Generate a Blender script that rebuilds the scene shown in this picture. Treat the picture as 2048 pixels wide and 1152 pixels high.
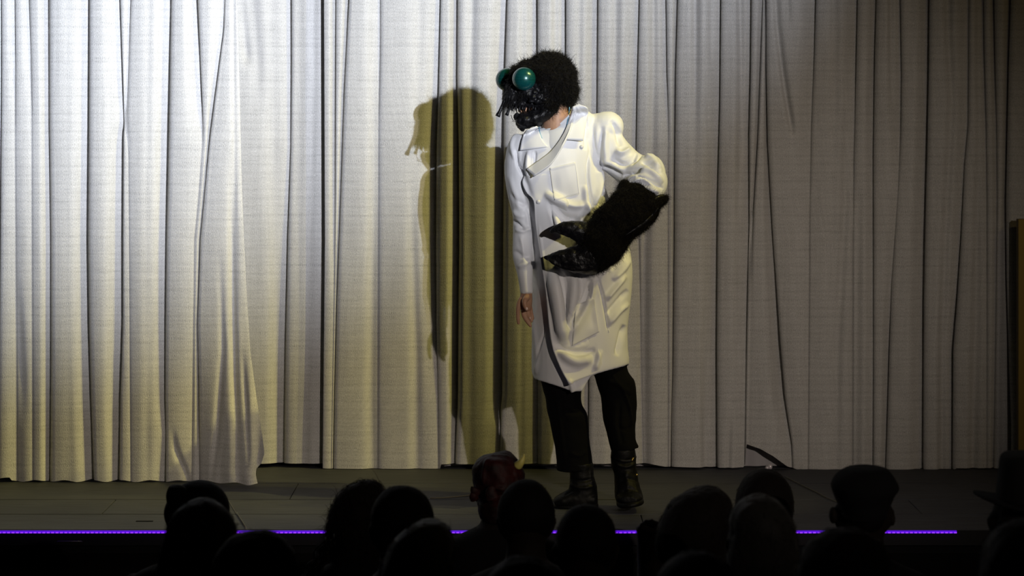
import bpy, bmesh, math, random
import numpy as np
from mathutils import Vector, Matrix, noise
from mathutils.bvhtree import BVHTree

for o in list(bpy.data.objects):
    bpy.data.objects.remove(o, do_unlink=True)
S = bpy.context.scene
COL = S.collection
PI = math.pi
random.seed(7)
RNG = np.random.default_rng(11)

# ------------------------------------------------------------------ camera, world, lights, exposure
F, CX, HY, CAMZ = 5000.0, 1024.0, 207.0, 1.6      # focal length in pixels, principal column, horizon row, eye height over the stage
cam_data = bpy.data.cameras.new('camera')
cam = bpy.data.objects.new('camera', cam_data)
COL.objects.link(cam)
cam.location = (0, 0, CAMZ)
cam.rotation_euler = (PI / 2, 0, 0)
cam_data.sensor_width = 36
cam_data.lens = F / 2048 * 36
cam_data.shift_y = -(576 - HY) / 2048
cam_data.clip_start = 0.2
cam_data.clip_end = 60
cam_data.dof.use_dof = True
cam_data.dof.focus_distance = 9.95
cam_data.dof.aperture_fstop = 4.0
S.camera = cam

S.view_settings.view_transform = 'Standard'
S.view_settings.look = 'None'
S.view_settings.gamma = 1.0
S.view_settings.use_curve_mapping = False
S.view_settings.exposure = 0.0

w = bpy.data.worlds.new('dark_hall'); S.world = w
w.use_nodes = True
w.node_tree.nodes['Background'].inputs[0].default_value = (0.55, 0.6, 0.8, 1)
w.node_tree.nodes['Background'].inputs[1].default_value = 0.0012

def spot(name, loc, target, power, color, cone_deg, blend, radius, scale=(1, 1, 1)):
    d = bpy.data.lights.new(name, 'SPOT')
    d.energy = power; d.color = color; d.spot_size = math.radians(cone_deg)
    d.spot_blend = blend; d.shadow_soft_size = radius
    o = bpy.data.objects.new(name, d); COL.objects.link(o)
    o.location = loc
    o.rotation_euler = (Vector(target) - Vector(loc)).to_track_quat('-Z', 'Y').to_euler()
    o.scale = scale
    return o

# follow spot from the right of the audience, centred high on the left leaf of the curtain
spot('key_spot', (4.5, -1.9, 3.5), (-2.15, 10.9, 2.85), 13000, (0.80, 0.87, 1.0), 31.5, 1.0, 0.04, (1.0, 0.67, 1))
# second weaker profile lamp beside it
spot('second_spot', (4.25, -1.9, 3.45), (-0.20, 10.9, 0.85), 1500, (1.0, 0.86, 0.73), 24.5, 1.0, 0.06, (1.0, 0.80, 1))
# yellow lamps high over the right wing: one across the performer, one on the left leaf, one wide and weak
spot('yellow_side', (5.5, 8.6, 6.5), (0.15, 10.3, 0.95), 820, (1.0, 0.84, 0.21), 24, 1.0, 0.06, (0.6, 1.0, 1))
spot('yellow_profile', (6.4, 7.4, 9.5), (-2.0, 10.6, 0.35), 2800, (1.0, 0.86, 0.28), 18, 1.0, 0.06)
spot('yellow_wash', (5.3, 6.1, 4.2), (-0.3, 10.6, 0.7), 34, (1.0, 0.70, 0.24), 85, 0.9, 0.09)

# ------------------------------------------------------------------ helpers
def P(px, py, y):
    """world point seen at pixel (px, py) standing y metres from the camera"""
    return Vector(((px - CX) * y / F, y, CAMZ - (py - HY) * y / F))

def tag(o, label=None, cat=None, group=None, kind=None):
    if label: o['label'] = label
    if cat: o['category'] = cat
    if group: o['group'] = group
    if kind: o['kind'] = kind
    return o

def empty(name, loc=(0, 0, 0), label=None, cat=None, group=None):
    o = bpy.data.objects.new(name, None)
    o.location = loc; COL.objects.link(o)
    o.empty_display_size = 0.05
    return tag(o, label, cat, group)

def link(name, me, mat=None, parent=None, smooth=True):
    """mesh in world coordinates -> object; a child keeps its world place"""
    if mat and not me.materials: me.materials.append(mat)
    if smooth:
        me.polygons.foreach_set('use_smooth', [True] * len(me.polygons))
    o = bpy.data.objects.new(name, me); COL.objects.link(o)
    if parent:
        o.parent = parent
        if parent.parent is None: o.matrix_parent_inverse = Matrix.Translation(-parent.location)
    return o

def mesh(verts, faces):
    me = bpy.data.meshes.new('m')
    me.from_pydata([tuple(v) for v in verts], [], faces)
    me.update()
    return me

class MB:
    def __init__(s): s.v = []; s.f = []
    def add(s, v, f):
        b = len(s.v); s.v += [tuple(p) for p in v]
        s.f += [tuple(i + b for i in q) for q in f]
        return s
    def loft(s, rings, cap=True, closed=True):
        n = len(rings[0]); v = []; f = []
        for r in rings: v += [tuple(p) for p in r]
        for i in range(len(rings) - 1):
            for j in range(n if closed else n - 1):
                k = (j + 1) % n
                f.append((i * n + j, i * n + k, (i + 1) * n + k, (i + 1) * n + j))
        if cap:
            for i, flip in ((0, True), (len(rings) - 1, False)):
                c = np.mean(np.array([tuple(p) for p in rings[i]]), axis=0); v.append(tuple(c)); m = len(v) - 1
                for j in range(n):
                    a, b = i * n + j, i * n + (j + 1) % n
                    f.append((b, a, m) if flip else (a, b, m))
        return s.add(v, f)
    def tube(s, pts, radii, n=16, up=(0, 1, 0), cap=True, p=2.0):
        """tube along pts; radii = r or (r across, r along up)"""
        pts = [Vector(q) for q in pts]; up = Vector(up); rings = []
        for i, c in enumerate(pts):
            t = (pts[min(i + 1, len(pts) - 1)] - pts[max(i - 1, 0)]).normalized()
            u = t.cross(up)
            if u.length < 1e-4: u = t.cross(Vector((1, 0, 0)))
            u.normalize(); v = u.cross(t).normalized()
            r = radii[i]; ra, rb = (r, r) if not isinstance(r, (tuple, list)) else r
            rings.append([c + u * ra * sgnpow(math.cos(a), 2 / p) + v * rb * sgnpow(math.sin(a), 2 / p)
                          for a in [2 * PI * k / n for k in range(n)]])
        return s.loft(rings, cap)
    def ball(s, c, r, rot=None, n=20, m=12):
        c = Vector(c); r = (r, r, r) if not isinstance(r, (tuple, list)) else r
        R = rot.to_3x3() if rot else Matrix.Identity(3)
        rings = []
        for i in range(1, m):
            a = PI * i / m
            rings.append([c + R @ Vector((r[0] * math.sin(a) * math.cos(b), r[1] * math.sin(a) * math.sin(b), r[2] * math.cos(a)))
                          for b in [2 * PI * k / n for k in range(n)]])
        return s.loft(rings, True)
    def box(s, c, d, rot=None):
        c = Vector(c); R = rot.to_3x3() if rot else Matrix.Identity(3)
        v = [c + R @ Vector((x * d[0] / 2, y * d[1] / 2, z * d[2] / 2)) for x in (-1, 1) for y in (-1, 1) for z in (-1, 1)]
        return s.add(v, [(0, 1, 3, 2), (4, 6, 7, 5), (0, 4, 5, 1), (2, 3, 7, 6), (0, 2, 6, 4), (1, 5, 7, 3)])
    def mesh(s):
        me = mesh(s.v, s.f)
        bm = bmesh.new(); bm.from_mesh(me); bmesh.ops.recalc_face_normals(bm, faces=bm.faces); bm.to_mesh(me); bm.free()
        return me

def sgnpow(x, p): return math.copysign(abs(x) ** p, x)

def spline(pts, n):
    """Catmull-Rom through pts (tuples of any length) -> n samples"""
    A = np.array([tuple(p) for p in pts], float)
    if len(A) == 2: A = np.array([A[0], (A[0] + A[1]) / 2, A[1]])
    E = np.vstack([2 * A[0] - A[1], A, 2 * A[-1] - A[-2]])
    out = []
    for t in np.linspace(0, len(A) - 1, n):
        i = min(int(t), len(A) - 2); u = t - i
        p0, p1, p2, p3 = E[i], E[i + 1], E[i + 2], E[i + 3]
        out.append(0.5 * (2 * p1 + (p2 - p0) * u + (2 * p0 - 5 * p1 + 4 * p2 - p3) * u * u + (3 * p1 - p0 - 3 * p2 + p3) * u ** 3))
    return np.array(out)

def processed(me, mods):
    """apply modifiers given as (type, {props}) to a mesh and return the result"""
    o = bpy.data.objects.new('tmp', me); COL.objects.link(o)
    for t, props in mods:
        m = o.modifiers.new('m', t)
        for k, v in props.items(): setattr(m, k, v)
    dg = bpy.context.evaluated_depsgraph_get(); dg.update()
    out = bpy.data.meshes.new_from_object(o.evaluated_get(dg))
    bpy.data.objects.remove(o, do_unlink=True)
    return out

def fuse(mb, voxel, smooth=3, fac=0.5):
    return processed(mb.mesh(), [('REMESH', dict(mode='VOXEL', voxel_size=voxel)), ('SMOOTH', dict(factor=fac, iterations=smooth))])

def get_co(me):
    a = np.empty(len(me.vertices) * 3); me.vertices.foreach_get('co', a); return a.reshape(-1, 3)
def get_no(me):
    a = np.empty(len(me.vertices) * 3, dtype=np.float32); me.vertex_normals.foreach_get('vector', a); return a.reshape(-1, 3).astype(float)
def set_co(me, a):
    me.vertices.foreach_set('co', a.reshape(-1)); me.update()

def to_px(co):
    return np.stack([CX + F * co[:, 0] / co[:, 1], HY + F * (CAMZ - co[:, 2]) / co[:, 1]], 1)

def strokes(me, lst, M=500.0, back=False):
    """folds: (pixel polyline, half width m, height m[, sharpness of one side]) raised along the normals of the camera-side surface"""
    co = get_co(me); no = get_no(me); px = to_px(co)
    view = co - np.array([0, 0, CAMZ]); view /= np.linalg.norm(view, axis=1)[:, None]
    facing = np.clip(-(view * no).sum(1) * 2.5, 0, 1)
    disp = np.zeros(len(co))
    for st in lst:
        pl, wd, h = st[:3]; asym = st[3] if len(st) > 3 else 1.0
        q = spline(pl, max(8, 5 * len(pl))); best = np.full(len(co), 1e9); sg = np.zeros(len(co)); tt = np.zeros(len(co))
        for i in range(len(q) - 1):
            a, b = q[i], q[i + 1]; d = b - a; L = (d @ d) + 1e-9
            t = np.clip(((px - a) @ d) / L, 0, 1)
            r = px - (a + t[:, None] * d); dist = np.hypot(r[:, 0], r[:, 1])
            m = dist < best; best[m] = dist[m]; sg[m] = np.sign(d[0] * r[m, 1] - d[1] * r[m, 0]); tt[m] = (i + t[m]) / (len(q) - 1)
        dm = best / M
        wv = np.where(sg > 0, max(wd * asym, 0.0048), max(wd, 0.004))
        taper = np.clip(np.minimum(tt, 1 - tt) * 5, 0, 1) ** 0.7
        disp += h * np.exp(-(dm / wv) ** 2) * taper
    set_co(me, co + no * (disp * facing)[:, None])

def jitter(me, scale, amp, seed=0, octaves=3, stretch=(1, 1, 1)):
    co = get_co(me); no = get_no(me)
    s = Vector((seed * 3.1, seed * 1.7, seed * 5.3))
    st = Vector(stretch)
    d = np.array([noise.fractal(Vector((v[0] * st[0], v[1] * st[1], v[2] * st[2])) * scale + s, 1.0, 2.0, octaves) for v in co])
    set_co(me, co + no * (d * amp)[:, None])

# ------------------------------------------------------------------ materials
def mat(name, color, rough=0.6, spec=0.5, metal=0.0, sheen=0.0, var=None, bump=None, emit=None, coat=0.0):
    """var = (scale, other colour, lo, hi); bump = (scale, strength, distance)"""
    m = bpy.data.materials.new(name); m.use_nodes = True
    nt = m.node_tree; b = nt.nodes['Principled BSDF']
    b.inputs['Base Color'].default_value = (*color, 1)
    b.inputs['Roughness'].default_value = rough
    b.inputs['Specular IOR Level'].default_value = spec
    b.inputs['Metallic'].default_value = metal
    b.inputs['Sheen Weight'].default_value = sheen
    b.inputs['Coat Weight'].default_value = coat
    tc = nt.nodes.new('ShaderNodeTexCoord')
    if var:
        n = nt.nodes.new('ShaderNodeTexNoise'); n.inputs['Scale'].default_value = var[0]; n.inputs['Detail'].default_value = 5
        r = nt.nodes.new('ShaderNodeValToRGB')
        r.color_ramp.elements[0].position = var[2]; r.color_ramp.elements[1].position = var[3]
        r.color_ramp.elements[0].color = (*color, 1); r.color_ramp.elements[1].color = (*var[1], 1)
        nt.links.new(tc.outputs['Object'], n.inputs['Vector']); nt.links.new(n.outputs['Fac'], r.inputs['Fac'])
        nt.links.new(r.outputs['Color'], b.inputs['Base Color'])
    if bump:
        n = nt.nodes.new('ShaderNodeTexNoise'); n.inputs['Scale'].default_value = bump[0]; n.inputs['Detail'].default_value = 4
        bp = nt.nodes.new('ShaderNodeBump'); bp.inputs['Strength'].default_value = bump[1]; bp.inputs['Distance'].default_value = bump[2]
        nt.links.new(tc.outputs['Object'], n.inputs['Vector']); nt.links.new(n.outputs['Fac'], bp.inputs['Height'])
        nt.links.new(bp.outputs['Normal'], b.inputs['Normal'])
    if emit:
        b.inputs['Emission Color'].default_value = (*emit[0], 1); b.inputs['Emission Strength'].default_value = emit[1]
    return m

def N(nt, t, **kw):
    n = nt.nodes.new(t)
    for k, v in kw.items(): setattr(n, k, v)
    return n
def math_node(nt, op, a, b=None, c=None, clamp=False):
    n = N(nt, 'ShaderNodeMath', operation=op, use_clamp=clamp)
    for i, x in enumerate((a, b, c)):
        if x is None: continue
        if isinstance(x, (int, float)): n.inputs[i].default_value = x
        else: nt.links.new(x, n.inputs[i])
    return n.outputs[0]

def curtain_material(name, base, contrast=1.0):
    """woven jacquard: horizontal bands of small upright dashes, twill ground and thread glints painted into the colour; laid out in cloth coordinates"""
    m = bpy.data.materials.new(name); m.use_nodes = True; nt = m.node_tree; b = nt.nodes['Principled BSDF']
    uv = N(nt, 'ShaderNodeUVMap', uv_map='cloth')
    sep = N(nt, 'ShaderNodeSeparateXYZ'); nt.links.new(uv.outputs[0], sep.inputs[0]); u, v = sep.outputs[0], sep.outputs[1]
    def nz(scale, su, sv, detail=2, off=0.0):
        cmb = N(nt, 'ShaderNodeCombineXYZ')
        nt.links.new(math_node(nt, 'MULTIPLY', u, su), cmb.inputs[0]); nt.links.new(math_node(nt, 'MULTIPLY', v, sv), cmb.inputs[1]); cmb.inputs[2].default_value = off
        n = N(nt, 'ShaderNodeTexNoise'); n.inputs['Scale'].default_value = scale; n.inputs['Detail'].default_value = detail
        nt.links.new(cmb.outputs[0], n.inputs['Vector']); return n.outputs['Fac']
    vv = math_node(nt, 'ADD', v, math_node(nt, 'MULTIPLY', nz(3.0, 1, 0.3, 1), 0.012))
    band = math_node(nt, 'SINE', math_node(nt, 'MULTIPLY', vv, 2 * PI / 0.074))
    band2 = math_node(nt, 'SINE', math_node(nt, 'MULTIPLY', vv, 2 * PI / 0.0185))
    bandm = math_node(nt, 'MULTIPLY_ADD', band, 0.6, math_node(nt, 'MULTIPLY_ADD', band2, 0.9, 0.15), clamp=True)
    pick = math_node(nt, 'POWER', math_node(nt, 'MULTIPLY_ADD', math_node(nt, 'SINE', math_node(nt, 'MULTIPLY', vv, 2 * PI / 0.037)), 0.5, 0.5), 8.0)
    dash = math_node(nt, 'SINE', math_node(nt, 'MULTIPLY', math_node(nt, 'ADD', u, math_node(nt, 'MULTIPLY', nz(40, 1, 1.0, 1), 0.010)), 2 * PI / 0.0088))
    dashm = math_node(nt, 'MULTIPLY_ADD', dash, 0.8, 0.4, clamp=True)
    block = math_node(nt, 'MULTIPLY_ADD', nz(13.0, 1.0, 3.5, 2, 4.0), 5.0, -2.1, clamp=True)
    pat = math_node(nt, 'MULTIPLY', math_node(nt, 'MULTIPLY', bandm, dashm), block)
    twill = math_node(nt, 'SINE', math_node(nt, 'MULTIPLY', math_node(nt, 'ADD', math_node(nt, 'ADD', u, math_node(nt, 'MULTIPLY', nz(120, 1, 1, 1, 6.0), 0.004)), math_node(nt, 'MULTIPLY', v, -0.55)), 2 * PI / 0.0062))
    twm = math_node(nt, 'MULTIPLY', math_node(nt, 'MULTIPLY', twill, nz(25, 1, 1, 2, 15.0)), 0.20 * contrast)
    fine = nz(330, 1.0, 0.40, 2, 9.0)
    glint = math_node(nt, 'MULTIPLY_ADD', nz(150, 1.0, 0.6, 1, 30.0), 6.0, -3.9, clamp=True)  # thread glints, painted as lighter flecks in the cloth colour
    streak = nz(60, 0.12, 1.0, 3, 2.0)
    warp = nz(90, 1.0, 0.06, 3, 12.0)
    # 0..1 reflectance factor
    f = math_node(nt, 'MULTIPLY_ADD', pat, -0.17 * contrast, 1.0)
    f = math_node(nt, 'ADD', f, math_node(nt, 'MULTIPLY', pick, -0.07 * contrast))
    f = math_node(nt, 'ADD', f, twm)
    f = math_node(nt, 'ADD', f, math_node(nt, 'MULTIPLY', glint, 0.30 * contrast))
    f = math_node(nt, 'ADD', f, math_node(nt, 'MULTIPLY', math_node(nt, 'SUBTRACT', fine, 0.5), 0.80 * contrast))
    f = math_node(nt, 'ADD', f, math_node(nt, 'MULTIPLY', math_node(nt, 'SUBTRACT', streak, 0.5), 0.22 * contrast))
    f = math_node(nt, 'ADD', f, math_node(nt, 'MULTIPLY', math_node(nt, 'SUBTRACT', warp, 0.5), 0.26 * contrast))
    f = math_node(nt, 'ADD', f, math_node(nt, 'MULTIPLY', math_node(nt, 'SUBTRACT', nz(2.2, 1, 1, 3, 20.0), 0.5), 0.12))
    mix = N(nt, 'ShaderNodeVectorMath', operation='SCALE'); mix.inputs[0].default_value = base; nt.links.new(f, mix.inputs['Scale'])
    nt.links.new(mix.outputs[0], b.inputs['Base Color'])
    b.inputs['Roughness'].default_value = 0.55; b.inputs['Specular IOR Level'].default_value = 0.45
    b.inputs['Sheen Weight'].default_value = 0.08
    bp = N(nt, 'ShaderNodeBump'); bp.inputs['Strength'].default_value = 0.55; bp.inputs['Distance'].default_value = 0.0022
    h = math_node(nt, 'ADD', math_node(nt, 'MULTIPLY', fine, 0.9), math_node(nt, 'MULTIPLY', pat, -0.25))
    h = math_node(nt, 'ADD', h, math_node(nt, 'MULTIPLY', streak, 0.8))
    nt.links.new(h, bp.inputs['Height']); nt.links.new(bp.outputs['Normal'], b.inputs['Normal'])
    return m

M = {}
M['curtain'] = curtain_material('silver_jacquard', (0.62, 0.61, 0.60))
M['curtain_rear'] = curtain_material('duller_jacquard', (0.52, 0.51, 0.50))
M['lining'] = mat('curtain_lining', (0.42, 0.40, 0.42), 0.9)
M['black'] = mat('black_matt', (0.004, 0.004, 0.005), 0.9, 0.2)
M['skin'] = mat('skin', (0.46, 0.27, 0.17), 0.5, 0.4, var=(30, (0.38, 0.20, 0.125), 0.35, 0.7), bump=(90, 0.2, 0.001))
M['coat'] = mat('white_coat_cotton', (0.78, 0.785, 0.81), 0.45, 0.35, sheen=0.1, bump=(700, 0.15, 0.0006))
M['shirt'] = mat('grey_white_knit', (0.62, 0.63, 0.66), 0.85, 0.2, bump=(900, 0.3, 0.0006))
M['trouser'] = mat('black_wool', (0.002, 0.002, 0.0025), 0.9, 0.12, bump=(300, 0.3, 0.001))
M['leather'] = mat('black_leather', (0.003, 0.003, 0.0028), 0.55, 0.2, bump=(70, 0.5, 0.003))
M['brass'] = mat('brass', (0.75, 0.55, 0.2), 0.25, 0.5, metal=1.0)
M['latex'] = mat('black_latex', (0.005, 0.005, 0.006), 0.40, 0.25, var=(60, (0.012, 0.011, 0.013), 0.5, 0.75), bump=(55, 0.9, 0.006))
M['fur'] = mat('black_fur', (0.004, 0.003, 0.003), 0.6, 0.25)
M['blue'] = mat('pale_blue_cord', (0.16, 0.38, 0.55), 0.6)
M['pelt'] = mat('black_pelt_ground', (0.003, 0.0025, 0.002), 0.95, 0.05)
M['button'] = mat('white_button', (0.7, 0.7, 0.72), 0.3)
M['nail'] = mat('finger_nail', (0.75, 0.55, 0.48), 0.25)
# ------------------------------------------------------------------ stage
def planks_material():
    m = bpy.data.materials.new('dark_stage_boards'); m.use_nodes = True; nt = m.node_tree; b = nt.nodes['Principled BSDF']
    tc = N(nt, 'ShaderNodeTexCoord'); sep = N(nt, 'ShaderNodeSeparateXYZ'); nt.links.new(tc.outputs['Object'], sep.inputs[0])
    mp = N(nt, 'ShaderNodeMapping'); mp.inputs['Scale'].default_value = (2.0, 16, 1); nt.links.new(tc.outputs['Object'], mp.inputs[0])
    g = N(nt, 'ShaderNodeTexNoise'); g.inputs['Scale'].default_value = 3; g.inputs['Detail'].default_value = 8; nt.links.new(mp.outputs[0], g.inputs['Vector'])
    g2 = N(nt, 'ShaderNodeTexNoise'); g2.inputs['Scale'].default_value = 2.2; g2.inputs['Detail'].default_value = 4; nt.links.new(tc.outputs['Object'], g2.inputs['Vector'])
    f = math_node(nt, 'MULTIPLY_ADD', g.outputs['Fac'], 1.1, 0.45)
    f = math_node(nt, 'MULTIPLY', f, math_node(nt, 'MULTIPLY_ADD', g2.outputs['Fac'], 0.8, 0.6))
    # boards get lighter towards the front edge
    edge_tone = math_node(nt, 'MULTIPLY_ADD', math_node(nt, 'SUBTRACT', 10.7, sep.outputs[1]), 0.35, 0.8)
    f = math_node(nt, 'MULTIPLY', f, edge_tone)
    mix = N(nt, 'ShaderNodeVectorMath', operation='SCALE'); mix.inputs[0].default_value = (0.050, 0.052, 0.062); nt.links.new(f, mix.inputs['Scale'])
    nt.links.new(mix.outputs[0], b.inputs['Base Color']); b.inputs['Roughness'].default_value = 0.65; b.inputs['Specular IOR Level'].default_value = 0.3
    bp = N(nt, 'ShaderNodeBump'); bp.inputs['Strength'].default_value = 0.3; bp.inputs['Distance'].default_value = 0.003
    nt.links.new(g.outputs['Fac'], bp.inputs['Height']); nt.links.new(bp.outputs['Normal'], b.inputs['Normal'])
    return m
M['floor'] = planks_material()
edge_y = 9.385
joints = [edge_y, 9.74, 10.10, 10.53, 10.96, 11.4, 11.84, 12.28, 12.72]
mb = MB()
for k in range(len(joints) - 1):                     # boards run across the stage, a narrow dark joint between rows
    a, b_ = joints[k], joints[k + 1]
    xs = [-4.2, -2.3 + 0.7 * (k % 3), 0.5 + 0.55 * ((k * 2) % 3), 4.2]
    for i in range(3):
        x0, x1 = xs[i], xs[i + 1]
        mb.box(((x0 + x1) / 2, (a + b_) / 2, -0.02), (x1 - x0 - 0.003, b_ - a - 0.014, 0.04))
floor = link('floor', mb.mesh(), M['floor'], smooth=False); tag(floor, kind='structure')
floor_bevel = floor.modifiers.new('bevel', 'BEVEL'); floor_bevel.width = 0.002; floor_bevel.segments = 1
sub = link('trim_1', MB().box((0, 11.05, -0.065), (8.4, 3.3, 0.05)).mesh(), M['black'], smooth=False); tag(sub, kind='structure')
M['fascia'] = mat('black_fascia', (0.002, 0.002, 0.0025), 0.8, 0.1)
fas = link('wall_front', MB().box((0, edge_y + 0.04, -0.475), (8.4, 0.06, 0.77)).mesh(), M['fascia'], smooth=False); tag(fas, kind='structure')
lip = link('trim_2', MB().box((0, edge_y + 0.003, -0.030), (8.4, 0.02, 0.055)).mesh(), mat('lip', (0.006, 0.006, 0.007), 0.6, 0.2), smooth=False); tag(lip, kind='structure')
hall = link('floor_hall', MB().box((0, 5.4, -0.88), (9.6, 8.1, 0.04)).mesh(), mat('hall_carpet', (0.002, 0.002, 0.0025), 0.95, 0.05), smooth=False); tag(hall, kind='structure')
back = link('wall_back', MB().box((0, 12.8, 1.3), (8.4, 0.1, 4.5)).mesh(), M['black'], smooth=False); tag(back, kind='structure')

# LED strip: channel plus its diodes
led = empty('light_strip', (0, edge_y - 0.012, 0.0), 'glowing purple light strip running along the front edge of the stage', 'light strip')
M['led'] = mat('violet_led_glow', (0.05, 0.01, 0.2), 0.5, emit=((0.14, 0.008, 1.0), 0.62))
M['led_dot'] = mat('violet_led_diode', (0.2, 0.1, 0.6), 0.5, emit=((0.30, 0.035, 1.0), 1.2))
x0, x1 = P(-60, 1062, edge_y)[0], P(1912, 1062, edge_y)[0]
tube = link('diffuser', MB().tube([(x0, edge_y - 0.012, -0.006), (x1, edge_y - 0.012, -0.006)], [0.0055, 0.0055], 10).mesh(), M['led'], led)
mb = MB(); x = x0
while x < x1:
    mb.box((x, edge_y - 0.0185, -0.008), (0.010, 0.003, 0.004)); x += 0.0165
dots = link('diode_row', mb.mesh(), M['led_dot'], led, smooth=False); dots['kind'] = 'stuff'
# handle slot on the fascia, slot and tape marks on the boards
t = link('recessed_handle', MB().tube([P(112, 1088, 9.39), P(116, 1083, 9.375), P(163, 1083, 9.375), P(167, 1088, 9.39)], [0.003] * 4, 8).mesh(), mat('dull_steel', (0.10, 0.10, 0.10), 0.45, metal=0.8))
tag(t, 'thin dark metal pull handle on the black stage front at lower left', 'handle')
def strip_on_floor(name, a, b_, wid, h, m):
    d = (b_ - a); L = d.length; ang = math.atan2(d.y, d.x)
    return link(name, MB().box((a + b_) / 2 + Vector((0, 0, h / 2)), (L, wid, h), Matrix.Rotation(ang, 4, 'Z')).mesh(), m, smooth=False)
def G(px, py):
    y = F * CAMZ / (py - HY); return Vector(((px - CX) * y / F, y, 0.0005))
tag(strip_on_floor('floor_slot', G(272, 1043), G(306, 1043), 0.012, 0.002, M['black']), 'short dark metal-lined slot in the left front stage board', 'slot')
M['tape'] = mat('pale_tape', (0.34, 0.33, 0.28), 0.6)
tp = link('marking_tape', MB().tube([G(456, 1000), G(473, 1029), G(477, 1034)], [(0.003, 0.001)] * 3, 8).tube([G(474, 1029), G(492, 1058)], [(0.009, 0.0015)] * 2, 8).mesh(), M['tape'])
tag(tp, 'pale marking tape running diagonally to the stage edge on the left', 'tape')
M['cable'] = mat('grey_cable', (0.10, 0.09, 0.06), 0.6)
c = [G(q[0], q[1]) + Vector((0, 0, 0.004)) for q in spline([(1570, 955), (1595, 968), (1620, 980), (1640, 990), (1652, 997), (1664, 1002), (1680, 1008)], 24)]
cb = link('floor_cable', MB().tube(c, [0.0022] * 24, 8).mesh(), M['cable']); tag(cb, 'thin dull cable trailing over the dark right side of the stage floor', 'cable')
c = [G(q[0], q[1]) + Vector((0, 0, 0.003)) for q in spline([(860, 998), (900, 996), (950, 991), (985, 988)], 14)]
cb = link('floor_cable', MB().tube(c, [0.003] * 14, 8).mesh(), M['cable']); tag(cb, 'faint thin cable on the boards left of the red horned mask', 'cable')
bead = link('hem_weight', MB().ball(P(1540, 934, 10.80), (0.010, 0.008, 0.012)).ball(P(1534, 936, 10.80), (0.008, 0.008, 0.009)).mesh(), mat('white_metal', (0.75, 0.7, 0.75), 0.3, metal=0.3))
tag(bead, 'tiny shiny white weight lying under the lifted curtain hem', 'hem weight')
bead.location.z -= 0.0

# olive flat at the extreme right edge
fx = P(2035, 438, 10.85)
fl = empty('scenery_flat', (fx[0] + 0.3, 10.85, 0), 'dark mustard scenery board standing at the far right edge', 'scenery board')
top = P(2035, 438, 10.85)[2]
link('panel', MB().box((fx[0] + 0.3, 10.83, top / 2), (0.6, 0.012, top)).mesh(), mat('mustard_paint', (0.30, 0.20, 0.03), 0.7, bump=(40, 0.3, 0.002)), fl, smooth=False)
link('frame', MB().box((fx[0] + 0.02, 10.856, top / 2), (0.04, 0.036, top)).box((fx[0] + 0.58, 10.856, top / 2), (0.04, 0.036, top)).box((fx[0] + 0.3, 10.856, top - 0.02), (0.52, 0.036, 0.04)).mesh(), mat('flat_timber', (0.10, 0.07, 0.03), 0.7), fl, smooth=False)

# ------------------------------------------------------------------ curtains
def interp(pts, y):
    ys = [p[0] for p in pts]; return float(np.interp(y, ys, [p[1] for p in pts]))
def interpd(pts, y, default):
    ys = [p[0] for p in pts]; return float(np.interp(y, ys, [(p[2] if len(p) > 2 else default) for p in pts]))

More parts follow.
